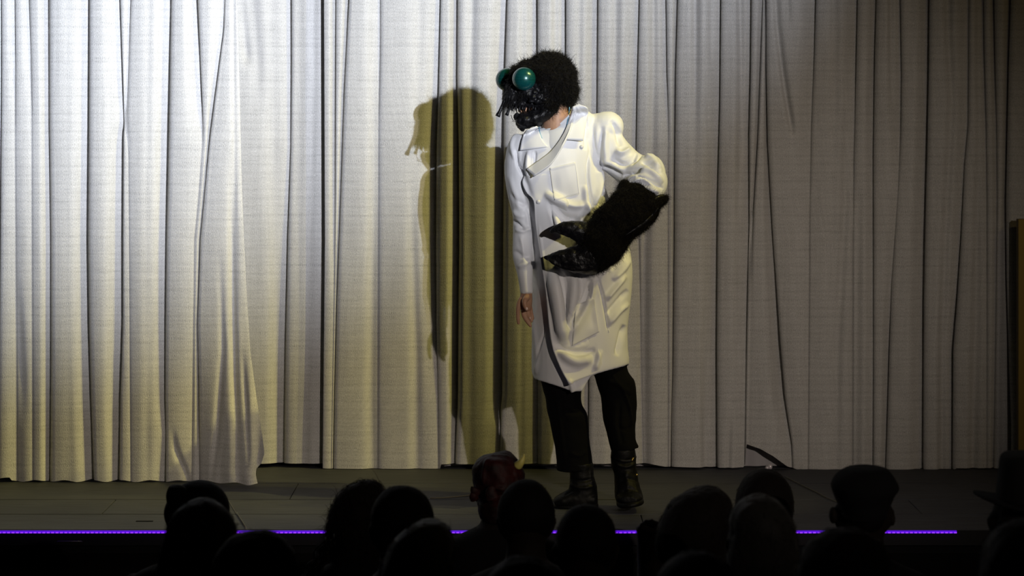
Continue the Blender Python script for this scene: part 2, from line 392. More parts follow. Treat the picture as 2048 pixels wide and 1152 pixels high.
def curtain(name, label, Y, left, right, hard, soft, bottom, parent, seed, amp=0.004, roundness=0.012, top_z=3.05, cloth='curtain_rear', front=None):
    """cloth hung in overlapping pleats. hard: list of (default depth, [(row px, column px, depth m)...]) where the cloth steps back then forward;
    soft: (half width m, [(row, column, depth)...]) smooth hollows. All rows are heights on the real hanging plane at distance Y."""
    k = Y / F
    NR = 150
    ztop = top_z
    verts = []; uvs = []; ncols = None
    allrows = []
    # segment resolution from the widest state of each pleat
    def cols(y):
        xs = [interp(left, y)] + [interp(c[1], y) for c in hard] + [interp(right, y)]
        for i in range(1, len(xs)): xs[i] = max(xs[i], xs[i - 1] + 3.0)
        return xs
    tests = [cols(y) for y in range(0, 960, 60)]
    seg = [max(12, int(max(t[i + 1] - t[i] for t in tests) / 3.2)) for i in range(len(hard) + 1)]
    u0 = 0.0
    sampler = []
    for i, n in enumerate(seg):
        s = np.linspace(0, 1, n)
        sampler.append(s)
    for r in range(NR):
        t = r / (NR - 1)
        # px row for mid bottom; true z per column below
        row = []; ul = []
        zmid = ztop + t * (0.0 - ztop)
        y = HY + (CAMZ - zmid) / k
        yc = min(max(y, -60), 975)
        xs = cols(yc)
        dep = [0.0] + [interpd(c[1], yc, c[0]) for c in hard] + [0.0]
        acc = 0.0; prev = None
        for i in range(len(seg)):
            x0_, x1_ = xs[i], xs[i + 1]; wpx = x1_ - x0_; wm = wpx * k
            d1 = dep[i + 1]; d0 = dep[i]
            R = min(0.6, 0.085 / max(wm, 0.01))
            for s in sampler[i]:
                q = max(0.0, (s - (1 - R)) / R); sm = q * q * (3 - 2 * q)
                e = min(1.0, s * wm / 0.03)
                yy = d1 * sm - roundness * min(1.0, wm / 0.12) * math.sin(PI * s) ** 0.7
                xx = x0_ + wpx * s
                if i > 0 and s * wm < 0.016:      # rolled front edge of the pleat, reaching back behind the crease
                    g = 1 - s * wm / 0.016
                    yy += d0 * max(0, g - 0.35) / 0.65 * 0.85
                    xx = x0_ + wpx * s + (-3.0 * math.sin(PI * min(1, g))) * min(2.3, d0 / 0.02)
                row.append((xx, yy))
        verts.append(row); allrows.append(yc)
    n = len(verts[0])
    V = np.zeros((NR, n, 3)); UV = np.zeros((NR, n, 2))
    for r in range(NR):
        t = r / (NR - 1)
        row = verts[r]; yc = allrows[r]
        xa = np.array([p[0] for p in row]); ya = np.array([p[1] for p in row])
        for (wd, pts) in soft:
            x = interp(pts, yc); d = interpd(pts, yc, 0)
            if abs(d) > 1e-5:
                ya = ya + d * np.exp(-(((xa - x) * k) / wd) ** 2)
        zb = np.array([bottom(x) for x in xa])
        Z = ztop + t * (zb - ztop)
        X = (xa - CX) * k
        for j in range(n):
            nn = noise.noise(Vector((X[j] * 5.0, seed * 7.7, Z[j] * 0.8))) + 0.5 * noise.noise(Vector((X[j] * 14, seed * 3.3, Z[j] * 2.2)))
            ya[j] += amp * nn
        if front is not None:
            ya = ya + np.array([front(x, yc) for x in xa])
        V[r, :, 0] = X; V[r, :, 1] = Y + ya; V[r, :, 2] = Z
        dx = np.hypot(np.diff(X), np.diff(ya)); uu = np.concatenate([[0], np.cumsum(dx)])
        UV[r, :, 0] = uu - uu[n // 2] + X[n // 2]; UV[r, :, 1] = Z
    faces = [(r * n + j, r * n + j + 1, (r + 1) * n + j + 1, (r + 1) * n + j) for r in range(NR - 1) for j in range(n - 1)]
    me = mesh(V.reshape(-1, 3), faces)
    uvl = me.uv_layers.new(name='cloth')
    li = np.empty(len(me.loops), dtype=np.int32); me.loops.foreach_get('vertex_index', li)
    uvl.data.foreach_set('uv', UV.reshape(-1, 2)[li].reshape(-1))
    o = link(name, me, M[cloth], parent)
    if label: tag(o, label, 'curtain')
    return o

def C(d, *pts): return (d, [tuple(p) for p in pts])

# three hanging lengths of cloth; each a thing of its own
leaf_hard = [
 C(.022, (-60, 2, .010), (150, 3, .016), (400, 2, .022), (560, 0, .018), (980, -6, .010)),
 C(.010, (-60, 29, .012), (100, 30, .010), (250, 31, 0), (980, 34, 0)),
 C(.010, (-60, 56, .014), (110, 61, .008), (220, 64, .0), (980, 66, 0)),
 C(.036, (-60, 100, .034), (250, 101, .036), (480, 104), (700, 104), (980, 102)),
 C(.036, (-60, 180, .028), (250, 179, .030), (480, 178), (650, 180), (800, 184), (980, 190)),
 C(.036, (-60, 238, .018), (0, 240, .018), (250, 249, .024), (270, 249, .036), (480, 248), (650, 248), (800, 243), (980, 240)),
 C(.010, (-60, 264, .012), (0, 261, .012), (230, 253, .008), (300, 257, 0), (980, 262, 0)),
 C(.034, (-60, 346, .034), (200, 341, .034), (480, 335, .034), (650, 332, .028), (800, 330, .018), (870, 331, .010), (980, 331, .022)),
 C(.020, (-60, 394, .026), (0, 396, .026), (200, 404, .018), (290, 407, 0), (420, 408, 0), (980, 410, 0)),
 C(.036, (-60, 450, 0), (60, 447, .014), (280, 421, .03), (480, 410, .036), (680, 411, .028), (800, 413, .012), (980, 414, .004)),
]
# the crease that runs down at 403..395 must stay left of the flared edge folds
leaf_hard[8] = C(.020, (-60, 394, .026), (0, 396, .026), (200, 404, .018), (290, 406, 0), (400, 398, 0), (480, 390, 0), (980, 384, 0))
leaf_hard[9] = C(.036, (-60, 450, 0), (60, 447, .014), (280, 421, .03), (480, 403, .040), (650, 396, .030), (760, 397, .018), (980, 398, .006))
leaf_hard = [(h[0] * 1.1, [(q[0], q[1], *( (q[2] * 1.1,) if len(q) > 2 else ())) for q in h[1]]) for h in leaf_hard]
leaf_soft = [
 (.035, [(-60, 15, 0), (300, 20, 0), (500, 30, .006), (980, 34, .012)]),
 (.018, [(560, 34, 0), (650, 38, .010), (760, 44, .008), (860, 46, 0)]),
 (.030, [(-60, 140, .006), (980, 140, .004)]),
 (.030, [(-60, 215, .004), (980, 220, .006)]),
 (.020, [(-60, 300, .004), (500, 296, .006), (980, 295, .006)]),
 (.014, [(300, 463, 0), (470, 464, .012), (650, 467, .020), (750, 470, .022), (860, 474, .012), (960, 474, 0)]),
 (.012, [(500, 440, 0), (700, 446, .010), (860, 436, .012), (960, 425, .004)]),
 (.010, [(700, 486, 0), (800, 494, .012), (900, 500, .010), (960, 500, 0)]),
 (.010, [(-60, 466, .006), (400, 470, .004), (700, 480, 0)]),
 (.012, [(860, 345, 0), (905, 352, .012), (950, 372, .016), (980, 380, .010)]),
]
leaf_left = [(-60, -160), (980, -160)]
leaf_right = [(-60, 473), (0, 474), (200, 480), (350, 483), (480, 488), (600, 494), (700, 501), (800, 515), (870, 527), (905, 533), (925, 527), (938, 514), (955, 517), (975, 522)]
def leaf_bottom(x):
    return 0.006 + 0.004 * math.sin(x * 0.11) + (0.028 if x < 22 else 0.0) * 0.4 + (0.012 * math.exp(-((x - 292) / 12) ** 2) * 0)
def leaf_front(x, y):
    # lower right corner swings forward and the torn hem puffs over the floor
    a = max(0.0, (x - 400) / 130.0); b = max(0.0, (y - 620) / 340.0)
    return -0.10 * min(1, a) * min(1, b) ** 1.5 + 0.012 * math.sin(x * 0.16) * min(1, a) * min(1, b)
leaf = curtain('stage_curtain', 'brightly lit silver white curtain leaf hanging in front at the left', 10.56, leaf_left, leaf_right, leaf_hard, leaf_soft, leaf_bottom, None, 1, cloth='curtain', front=leaf_front)
mid_hard = [
 C(.022, (-60, 583, .022), (120, 583, .020), (300, 581, .014), (480, 576, .022), (700, 572, .026), (980, 568, .026)),
]
mid_soft = [
 (.03, [(-60, 500, .010), (120, 515, .012), (260, 520, 0)]),
 (.02, [(-60, 480, .0), (80, 490, .012), (110, 492, .016), (140, 494, 0)]),
 (.03, [(-60, 545, .010), (500, 548, .010), (980, 560, .012)]),
 (.02, [(-60, 627, .012), (150, 627, .008), (500, 620, .006), (980, 610, .006)]),
 (.025, [(-60, 600, .006), (980, 600, .004)]),
]
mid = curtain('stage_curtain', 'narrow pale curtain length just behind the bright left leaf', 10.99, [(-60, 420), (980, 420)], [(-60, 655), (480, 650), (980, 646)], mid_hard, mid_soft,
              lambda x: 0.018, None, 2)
rear_hard = [
 C(.024, (-60, 673, .026), (300, 671, .022), (480, 669, .010), (600, 668, 0), (980, 662, 0)),
 C(.034, (-60, 702, .034), (0, 700, .034), (180, 690, .03), (450, 680, .026), (600, 674, .022), (800, 669, .020), (980, 666, .018)),
 C(.010, (-60, 760, .014), (100, 760, .010), (230, 758, 0), (980, 756, 0)),
 C(.022, (-60, 882, .016), (180, 878, .026), (300, 876, .040), (480, 874, .034), (650, 873, .020), (800, 876, .006), (980, 878, 0)),
 C(.036, (-60, 918, .036), (160, 918, .046), (300, 921, .066), (480, 922, .074), (820, 919, .074), (980, 912, .030)),
 C(.038, (-60, 1018, .030), (150, 1012, .036), (300, 1011, .066), (480, 1010, .080), (800, 1008, .076), (860, 1002, .02), (980, 998, .020)),
 C(.032, (-60, 1077, .034), (980, 1076, .02)),
 C(.028, (-60, 1133, .028), (980, 1130, .01)),
 C(.034, (-60, 1199, .034), (300, 1196, .03), (740, 1180, .03), (980, 1178, .026)),
 C(.014, (-60, 1281, .020), (200, 1275, .022), (300, 1273, .020), (500, 1279, .010), (980, 1288, .0)),
 C(.012, (-60, 1333, .026), (150, 1335, .022), (290, 1337, .0), (980, 1337, 0)),
 C(.045, (-60, 1360, .036), (150, 1354, .036), (300, 1353, .04), (480, 1353, .050), (750, 1350, .055), (850, 1346, .04), (980, 1343, .02)),
 C(.024, (-60, 1444, .026), (200, 1441, .024), (400, 1437, .028), (700, 1436, .034), (980, 1437, .034)),
 C(.030, (-60, 1506, .032), (150, 1504, .032), (300, 1501, .034), (480, 1501, .03), (600, 1498, .03), (700, 1495, .024), (860, 1491, .014), (980, 1490, .02)),
 C(.022, (-60, 1526, .02), (0, 1527, .02), (130, 1523, .024), (300, 1517, .024), (450, 1508, .022), (560, 1503, .008), (620, 1502, 0), (980, 1496, 0)),
 C(.036, (-60, 1534, .03), (150, 1535, .036), (300, 1538, .036), (480, 1547, .030), (600, 1557, .038), (700, 1565, .045), (800, 1573, .04), (890, 1584, .02), (980, 1586, .0)),
 C(.018, (-60, 1635, .028), (100, 1630, .020), (250, 1623, .012), (400, 1620, 0), (980, 1616, 0)),
 C(.018, (-60, 1718, .026), (150, 1713, .022), (320, 1708, .010), (450, 1707, 0), (980, 1706, 0)),
 C(.022, (-60, 1756, .026), (120, 1751, .026), (300, 1748, .022), (700, 1748, .018), (980, 1747, .02)),
 C(.016, (-60, 1801, .022), (150, 1804, .020), (260, 1802, .016), (380, 1796, 0), (560, 1784, .016), (700, 1780, .024), (850, 1776, .026), (980, 1771, .022)),
 C(.036, (-60, 1862, .036), (150, 1860, .036), (300, 1858, .04), (480, 1854, .042), (600, 1852, .042), (980, 1849, .036)),
 C(.022, (-60, 1939, .016), (250, 1937, .016), (330, 1930, .018), (480, 1924, .026), (600, 1917, .032), (700, 1909, .036), (980, 1906, .026)),
 C(.020, (-60, 1969, .024), (100, 1970, .022), (250, 1973, .016), (400, 1974, .010), (980, 1974, .0)),
 C(.020, (-60, 1990, .032), (130, 1992, .024), (250, 1994, .016), (400, 1995, .014), (800, 1990, .014), (980, 1988, .020)),
 C(.036, (-60, 2027, .036), (120, 2021, .036), (250, 2018, .036), (400, 2015, .036), (550, 2016, .034), (700, 2020, .034), (850, 2025, .034), (980, 2024, .034)),
]
rear_soft = [
 (.022, [(-60, 745, .0), (250, 748, .008), (500, 746, .012), (800, 742, .014), (980, 745, .014)]),
 (.022, [(300, 822, 0), (500, 826, .010), (700, 832, .016), (980, 832, .014)]),
 (.028, [(-60, 840, .010), (300, 838, .006), (500, 845, .004)]),
 (.020, [(-60, 945, .014), (200, 942, .010), (400, 940, .004), (980, 940, .004)]),
 (.014, [(-60, 1045, .008), (980, 1042, .006)]),
 (.012, [(-60, 1110, .012), (980, 1108, .004)]),
 (.016, [(-60, 1160, .010), (980, 1150, .008)]),
 (.020, [(-60, 1232, .014), (300, 1230, .010), (700, 1225, .008), (980, 1222, .012)]),
 (.018, [(-60, 1306, .024), (150, 1307, .018), (300, 1305, .012), (500, 1290, .014), (700, 1288, .022), (980, 1290, .02)]),
 (.016, [(-60, 1391, .028), (120, 1391, .018), (260, 1390, .006), (400, 1390, 0)]),
 (.010, [(-60, 1423, .014), (90, 1422, .008), (160, 1422, 0)]),
 (.016, [(600, 1408, 0), (800, 1410, .010), (870, 1410, .018), (980, 1412, .02)]),
 (.014, [(-60, 1480, .030), (120, 1482, .020), (300, 1480, .010), (450, 1476, .004), (980, 1470, 0)]),
 (.010, [(760, 1465, 0), (880, 1458, .010), (980, 1455, .012)]),
 (.012, [(-60, 1548, .010), (60, 1555, .018), (130, 1563, .022), (200, 1573, .024), (245, 1581, .022), (275, 1585, 0)]),
 (.010, [(-60, 1572, .012), (30, 1576, .006), (60, 1577, 0)]),
 (.022, [(-60, 1668, .010), (200, 1670, .010), (400, 1665, .004), (980, 1660, .004)]),
 (.018, [(200, 1690, 0), (400, 1690, .012), (700, 1675, .012), (980, 1672, .008)]),
 (.020, [(300, 1720, 0), (500, 1716, .012), (980, 1712, .012)]),
 (.012, [(-60, 1782, .020), (120, 1782, .012), (260, 1782, 0)]),
 (.020, [(-60, 1822, .010), (200, 1826, .0), (980, 1826, 0)]),
 (.018, [(-60, 1896, .026), (60, 1897, .018), (200, 1903, .012), (480, 1890, .018), (700, 1884, .022), (980, 1884, .026)]),
 (.018, [(300, 1950, 0), (500, 1952, .014), (800, 1948, .020), (980, 1945, .02)]),
 (.014, [(-60, 1955, .012), (980, 1958, .0)]),
 (.014, [(200, 2008, 0), (500, 2006, .012), (980, 2006, .016)]),
 (.008, [(930, 1600, 0), (945, 1602, .010), (975, 1604, .010)]),
]
def rear_bottom(x):
    k = 10.94 / F
    py = np.interp(x, [640, 660, 880, 882, 1240, 1300, 1330, 1440, 1490, 1493, 1520, 1545, 1575, 1600, 1700, 1850, 1905, 1910, 1985, 2050],
                      [937, 938, 938, 929, 928, 928, 934, 936, 936, 889, 898, 912, 934, 941, 942, 943, 943, 937, 937, 943])
    return float(CAMZ - (py - HY) * k) + 0.002
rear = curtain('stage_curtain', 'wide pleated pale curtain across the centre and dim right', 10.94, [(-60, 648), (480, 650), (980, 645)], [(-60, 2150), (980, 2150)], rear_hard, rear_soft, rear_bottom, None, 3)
# lining edge that shows under the raised hem
lv = []; lf = []
for i, xp in enumerate(np.linspace(878, 1620, 120)):
    b = P(xp, 940, 11.0); yy = 11.01 + 0.006 * math.sin(xp * 0.07) + 0.004 * math.sin(xp * 0.19)
    lv += [(b[0], yy, 0.18), (b[0], yy, 0.004)]
    if i: lf.append((2 * i - 2, 2 * i, 2 * i + 1, 2 * i - 1))
link('hem_lining', mesh(lv, lf), M['lining'], rear)
rail = link('curtain_rail', MB().tube([(-3.6, 10.58, 3.09), (-0.9, 10.58, 3.09)], [.02, .02], 12).tube([(-3.0, 11.02, 3.09), (3.9, 11.0, 3.09)], [.022, .022], 12).mesh(), M['black'])
tag(rail, 'black curtain rails above the stage carrying the curtains', 'curtain rail')
# ------------------------------------------------------------------ the performer
perf = empty('person', (P(1160, 1016, 9.9)[0], 9.9, 0), 'stooping performer in green-eyed black fly mask, white lab coat and hairy claw glove', 'person')

def rowring(L, R, yc, dy, n=44, p=2.3, drop=None, tilt=0.0):
    """closed section of a garment whose left and right silhouette points are pixels L and R, at depth yc with half depth dy"""
    a, b = P(L[0], L[1], yc), P(R[0], R[1], yc); c = (a + b) / 2; u = (b - a) / 2
    out = []
    for k in range(n):
        t = 2 * PI * k / n
        q = c + u * sgnpow(math.cos(t), 2 / p) + Vector((0, -dy * sgnpow(math.sin(t), 2 / p), 0))
        q.y += tilt * math.cos(t)
        out.append(q)
    return out

# ---- coat: trunk, two sleeves, fused into one surface; open below with a real inside
rows = [
 ((1084, 262), (1146, 226), 9.97, .045), ((1060, 264), (1168, 220), 9.97, .070), ((1042, 270), (1182, 226), 9.97, .090),
 ((1032, 284), (1190, 240), 9.965, .105), ((1029, 315), (1194, 280), 9.96, .120), ((1030, 350), (1200, 330), 9.96, .130),
 ((1040, 400), (1214, 385), 9.96, .130), ((1054, 440), (1234, 435), 9.965, .130), ((1061, 480), (1256, 478), 9.97, .135),
 ((1064, 540), (1265, 540), 9.975, .145), ((1064, 600), (1262, 598), 9.98, .150), ((1064, 660), (1256, 650), 9.98, .155),
 ((1064, 715), (1256, 695), 9.98, .160)]
A = np.array([(r[0][0], r[0][1], r[1][0], r[1][1], r[2], r[3]) for r in rows])
A = spline(A, 40)
rings = [rowring((r[0], r[1]), (r[2], r[3]), r[4], r[5]) for r in A]
def fronthem(px):
    return float(np.interp(px, [1055, 1066, 1155, 1162, 1175, 1190, 1262], [754, 758, 785, 786, 755, 749, 727]))
def hemring(inset, up):
    out = []
    base = rowring((1064 + inset * 500, 742), (1259 - inset * 500, 727), 9.98, .163 - inset)
    for q in base:
        px = CX + F * q.x / q.y
        f = min(1, max(0, (9.98 + 0.05 - q.y) / 0.10))        # 1 on the front half
        py = f * fronthem(px) + (1 - f) * 733
        z = CAMZ - (py - HY) * q.y / F
        out.append(Vector((q.x, q.y, z + up)))
    return out
rings.append(hemring(0.0, 0.02)); rings.append(hemring(0.0, 0.0)); rings.append(hemring(0.012, 0.0)); rings.append(hemring(0.020, 0.03))
rings.append(rowring((1082, 640), (1240, 635), 9.98, .13)); rings.append(rowring((1084, 600), (1242, 598), 9.98, .128))
coat_mb = MB().loft(rings)
def limb(pts, n=26, seg=24, yscale=1.0):
    q = spline([(P(p[0], p[1], p[2])[0], P(p[0], p[1], p[2])[1], P(p[0], p[1], p[2])[2], p[3] / 500.0) for p in pts], seg)
    return [Vector(r[:3]) for r in q], [(r[3], r[3] * yscale) for r in q]
# his right sleeve (hanging, picture left)
p_, r_ = limb([(1052, 282, 9.97, 28), (1044, 300, 9.96, 30), (1038, 340, 9.95, 28), (1040, 390, 9.94, 24), (1046, 430, 9.93, 21), (1046, 455, 9.925, 20),
               (1046, 490, 9.92, 20), (1047, 520, 9.91, 19), (1051, 550, 9.90, 15), (1053, 572, 9.895, 13.5), (1054, 588, 9.89, 13)], yscale=1.25)
coat_mb.tube(p_, r_, 24)
# his left sleeve (raised, picture right)
p_, r_ = limb([(1178, 262, 9.98, 32), (1198, 264, 9.98, 38), (1211, 286, 9.97, 38), (1232, 312, 9.96, 37), (1262, 338, 9.94, 36), (1290, 356, 9.90, 42),
               (1292, 372, 9.85, 39), (1278, 384, 9.80, 34)], yscale=1.05)
coat_mb.tube(p_, r_, 28)
coat_mb.ball(P(1214, 254, 9.97), (.070, .075, .064)).ball(P(1222, 256, 9.97), (.048, .07, .058)).ball(P(1302, 350, 9.90), (.060, .06, .080))
coat_me = fuse(coat_mb, 0.0045, 6, 0.6)
FOLDS = [
 # chest and shoulders
 ([(1158, 205), (1172, 235), (1176, 262), (1170, 300)], .006, -.010), ([(1186, 236), (1178, 270), (1184, 300), (1197, 345)], .011, -.007),
 ([(1196, 245), (1194, 280), (1204, 320), (1207, 360)], .012, .006), ([(1205, 262), (1200, 300), (1206, 350)], .008, -.008),
 ([(1212, 250), (1210, 290), (1216, 330)], .010, .010), ([(1058, 300), (1056, 330), (1060, 362)], .008, .008), ([(1070, 302), (1068, 330)], .005, -.006),
 ([(1032, 300), (1036, 330), (1048, 352), (1062, 400)], .006, -.014, .6), ([(1030, 268), (1024, 290), (1030, 320)], .008, .006),
 ([(1180, 300), (1176, 350), (1182, 400), (1186, 430)], .005, -.010, .4), ([(1170, 370), (1172, 400), (1180, 430)], .010, .008),
 ([(1196, 330), (1200, 370), (1190, 410)], .012, .012), ([(1210, 360), (1204, 390), (1196, 415)], .008, -.010),
 # upper left sleeve
 ([(1222, 240), (1235, 262), (1240, 292)], .010, -.010), ([(1230, 300), (1244, 306), (1262, 296)], .010, .012), ([(1225, 318), (1245, 330), (1262, 322), (1275, 308)], .009, -.012),
 ([(1205, 330), (1225, 340), (1245, 352)], .009, -.014, .5), ([(1208, 318), (1230, 330), (1250, 342)], .010, .010),
 ([(1262, 330), (1276, 318), (1286, 306)], .005, -.014), ([(1290, 312), (1304, 322), (1316, 340)], .009, .012), ([(1282, 325), (1300, 330), (1320, 352)], .006, -.012),
 ([(1280, 342), (1300, 345), (1325, 366)], .008, .012), ([(1272, 352), (1296, 358), (1326, 378)], .006, -.012), ([(1268, 366), (1292, 374), (1318, 384)], .009, .010),
 ([(1245, 352), (1262, 346), (1290, 336)], .006, -.014), ([(1250, 366), (1268, 362), (1285, 352)], .007, .010), ([(1262, 380), (1285, 386), (1305, 390)], .006, -.008),
 ([(1292, 306), (1310, 318), (1322, 345)], .006, .006),
 # body folds below the claw
 ([(1104, 540), (1112, 580), (1122, 640), (1128, 685)], .018, .018), ([(1122, 545), (1130, 600), (1132, 660)], .012, -.014), ([(1150, 548), (1146, 600), (1134, 670)], .014, .014),
 ([(1180, 550), (1170, 590), (1150, 630), (1134, 655)], .010, -.014, .5), ([(1190, 560), (1180, 600), (1158, 640), (1140, 668)], .010, .016),
 ([(1112, 688), (1130, 702), (1160, 706), (1190, 700)], .008, -.012), ([(1118, 700), (1150, 722), (1185, 716)], .016, .010), ([(1142, 692), (1165, 680), (1198, 662)], .0035, -.005),
 ([(1192, 545), (1205, 590), (1214, 640), (1216, 660)], .004, -.009, .6), ([(1212, 600), (1228, 580), (1252, 550)], .010, .010), ([(1214, 628), (1232, 608), (1256, 580)], .009, -.009),
 ([(1216, 650), (1236, 626), (1258, 606)], .010, .009), ([(1232, 712), (1240, 680), (1250, 650)], .010, -.012), ([(1222, 540), (1240, 520), (1258, 500)], .010, -.008),
 ([(1226, 560), (1246, 540), (1262, 515)], .010, .008), ([(1178, 590), (1184, 640), (1190, 655)], .0025, -.004), ([(1190, 740), (1196, 722), (1202, 700)], .008, .006),
 ([(1066, 640), (1074, 700), (1070, 750)], .008, .006), ([(1090, 660), (1078, 700), (1070, 735)], .0025, -.004), ([(1140, 760), (1144, 775), (1146, 785)], .008, .006),
 # chest panel drape
 ([(1098, 405), (1104, 430), (1110, 455)], .004, -.006), ([(1090, 388), (1120, 402), (1150, 412), (1176, 408)], .014, .012), ([(1100, 412), (1130, 436), (1160, 440)], .014, -.010),
 ([(1150, 452), (1170, 430), (1180, 405)], .012, .012), ([(1120, 470), (1112, 440), (1102, 415)], .014, .008),
 # right sleeve
 ([(1020, 385), (1034, 402), (1052, 410)], .010, -.004), ([(1022, 438), (1036, 448), (1050, 462)], .006, -.010), ([(1030, 458), (1044, 462), (1062, 456)], .008, .006),
 ([(1028, 500), (1044, 512), (1060, 514)], .009, -.005), ([(1036, 535), (1050, 528), (1062, 518)], .008, .005), ([(1020, 350), (1030, 390), (1040, 420)], .010, .004),
 ([(1052, 420), (1056, 445), (1060, 470)], .008, .004), ([(1040, 470), (1046, 495), (1050, 540)], .008, .004), ([(1026, 420), (1034, 430), (1050, 434)], .008, .004),
]
FOLDS = [(f[0], f[1], f[2] * 1.5, *f[3:]) for f in FOLDS]
strokes(coat_me, FOLDS)
jitter(coat_me, 9, 0.0035, 4, 3, (1, 1, 0.6))
coat = link('lab_coat', coat_me, M['coat'], perf)

def bvh_of(*mes):
    vs = []; fs = []
    for me in mes:
        b = len(vs); vs += [v.co.copy() for v in me.vertices]; fs += [tuple(i + b for i in p.vertices) for p in me.polygons]
    return BVHTree.FromPolygons(vs, fs)
EYE = Vector((0, 0, CAMZ))
def lay(bvh, px, py, off, fallback=9.85):
    d = P(px, py, 10) - EYE; d.normalize()
    h = bvh.ray_cast(EYE, d)
    if h[0] is None or h[0].y > 10.1:
        q = P(px, py, fallback)
    else: q = h[0]
    return q - d * off
def smooth_y(G_, it=2):
    """even out jumps along depth in a draped grid, keeping columns and rows of the picture"""
    for _ in range(it):
        B = [[q.copy() for q in r] for r in G_]
        for i in range(len(G_)):
            for j in range(len(G_[0])):
                ys = [B[a][b].y for a, b in ((i - 1, j), (i + 1, j), (i, j - 1), (i, j + 1), (i, j)) if 0 <= a < len(G_) and 0 <= b < len(G_[0])]
                y = sum(ys) / len(ys); q = G_[i][j]; d = (q - EYE); G_[i][j] = EYE + d * (y / q.y)
    return G_
def patch(name, bvh, rowsL, rowsR, off, parent, m, ni=16, nj=16, thick=0.0025, sm=2, fallback=9.85, smooth_edges=True):
    """cloth patch between two pixel edges (polylines of equal meaning, top to bottom), off(u across, v down) metres proud"""
    Ls = spline(rowsL, ni); Rs = spline(rowsR, ni)
    G_ = []
    for i in range(ni):
        r = []
        for j in range(nj):
            u = j / (nj - 1); v = i / (ni - 1)
            x = Ls[i][0] * (1 - u) + Rs[i][0] * u; y = Ls[i][1] * (1 - u) + Rs[i][1] * u
            r.append(lay(bvh, x, y, 0.0, fallback))
        G_.append(r)
    smooth_y(G_, sm)
    for i in range(ni):
        for j in range(nj):
            d = (G_[i][j] - EYE).normalized(); G_[i][j] = G_[i][j] - d * off(j / (nj - 1), i / (ni - 1))
    v = [q for r in G_ for q in r]
    f = [(i * nj + j, (i + 1) * nj + j, (i + 1) * nj + j + 1, i * nj + j + 1) for i in range(ni - 1) for j in range(nj - 1)]
    me = processed(mesh(v, f), [('SOLIDIFY', dict(thickness=thick, offset=0))])
    return link(name, me, m, parent), me

# ---- undershirt between the lapels
def droop(ring, yc, k):
    return [q + Vector((0, 0, -k * max(0.0, (yc - q.y)) / .07)) for q in ring]
sh = MB().loft([droop(rowring((r[0], r[1]), (r[2], r[3]), r[4], r[5], 36), r[4], r[6]) for r in spline([
    (1079, 254, 1143, 220, 9.93, .060, .034), (1077, 260, 1146, 228, 9.93, .070, .032), (1076, 285, 1148, 262, 9.93, .086, .02), (1080, 310, 1150, 300, 9.94, .10, 0), (1090, 340, 1150, 335, 9.95, .10, 0)], 18)])
shirt_me = fuse(sh, 0.004, 4)
shirt = link('undershirt', shirt_me, M['shirt'], perf)
ringpts = droop(rowring((1080, 254), (1142, 221), 9.93, .060, 40), 9.93, .034)
link('crew_neck_rib', MB().tube(ringpts + ringpts[:1], [(.0045, .006)] * 41, 8, up=(0, 0.3, 1), cap=False).mesh(), M['shirt'], shirt)

both = bvh_of(coat_me, shirt_me)
# ---- front panel lapping over: its free edge stands proud of the cloth under it
edge = [(1048, 352), (1045, 366), (1053, 385), (1067, 402), (1070, 440), (1075, 480), (1083, 530), (1092, 590), (1098, 650), (1104, 690), (1112, 715), (1124, 742), (1138, 768)]
inner = [(1120, 345), (1120, 366), (1128, 385), (1130, 402), (1140, 440), (1150, 480), (1165, 530), (1180, 590), (1190, 650), (1196, 690), (1200, 712), (1204, 728), (1208, 741)]
cb_ = bvh_of(coat_me)
def poff(u, v):
    h = np.interp(v, [0, .12, .3, .6, 1.0], [.006, .016, .030, .036, .042])
    return float(h * max(0, 1 - u * 1.08) ** 1.6 - 0.0045 * (u > .0) * u + 0.002)
front, front_me = patch('front_panel', cb_, edge, inner, poff, coat, M['coat'], 70, 34, 0.003, 3)
strokes(front_me, [f for f in FOLDS if f[0][0][1] > 380 and f[0][0][0] > 1080][:40] + [([(1078, 450), (1084, 500), (1094, 560)], .004, .004)])
both2 = bvh_of(coat_me, shirt_me, front_me)
# collar and lapels
def flat(h, lip=0.0): return lambda u, v: h + lip * max(u * (1 - 0), 0)
cl, _ = patch('collar', both, [(1073, 252), (1052, 262), (1044, 280), (1040, 301)], [(1076, 255), (1080, 268), (1086, 282), (1097, 294)],
              lambda u, v: 0.006 + 0.012 * v * (1 - u), coat, M['coat'], 18, 18, 0.004)
cr, _ = patch('collar', both, [(1144, 214), (1138, 240), (1134, 262), (1128, 279)], [(1158, 208), (1176, 218), (1172, 245), (1166, 282)],
              lambda u, v: 0.008 + 0.012 * v * (0.4 + u), coat, M['coat'], 18, 18, 0.004)
cr['label'] = 'larger collar flap with a pointed tip'
# standing back of the collar behind the neck
bk = spline([(1150, 262, 9.90), (1150, 225, 9.93), (1148, 205, 9.97), (1138, 200, 10.01)], 10)
lp, _ = patch('lapel', both, [(1146, 216), (1130, 262), (1106, 298), (1082, 318), (1053, 338)], [(1153, 224), (1140, 264), (1120, 302), (1100, 330), (1068, 352)],
              lambda u, v: 0.006 + 0.030 * u * min(1, v * 2.2) + .004, coat, M['coat'], 30, 12, 0.004)
lp['label'] = 'turned-back lapel showing its shaded underside'
# rolled edge of the lapel
e = [lay(both, q[0], q[1], 0.034 * min(1, i / 12 + .2)) for i, q in enumerate(spline([(1147, 232), (1137, 266), (1118, 302), (1098, 331), (1066, 353)], 28))]
link('lapel_piping', MB().tube(e, [0.0035] * 28, 8).mesh(), M['coat'], coat)
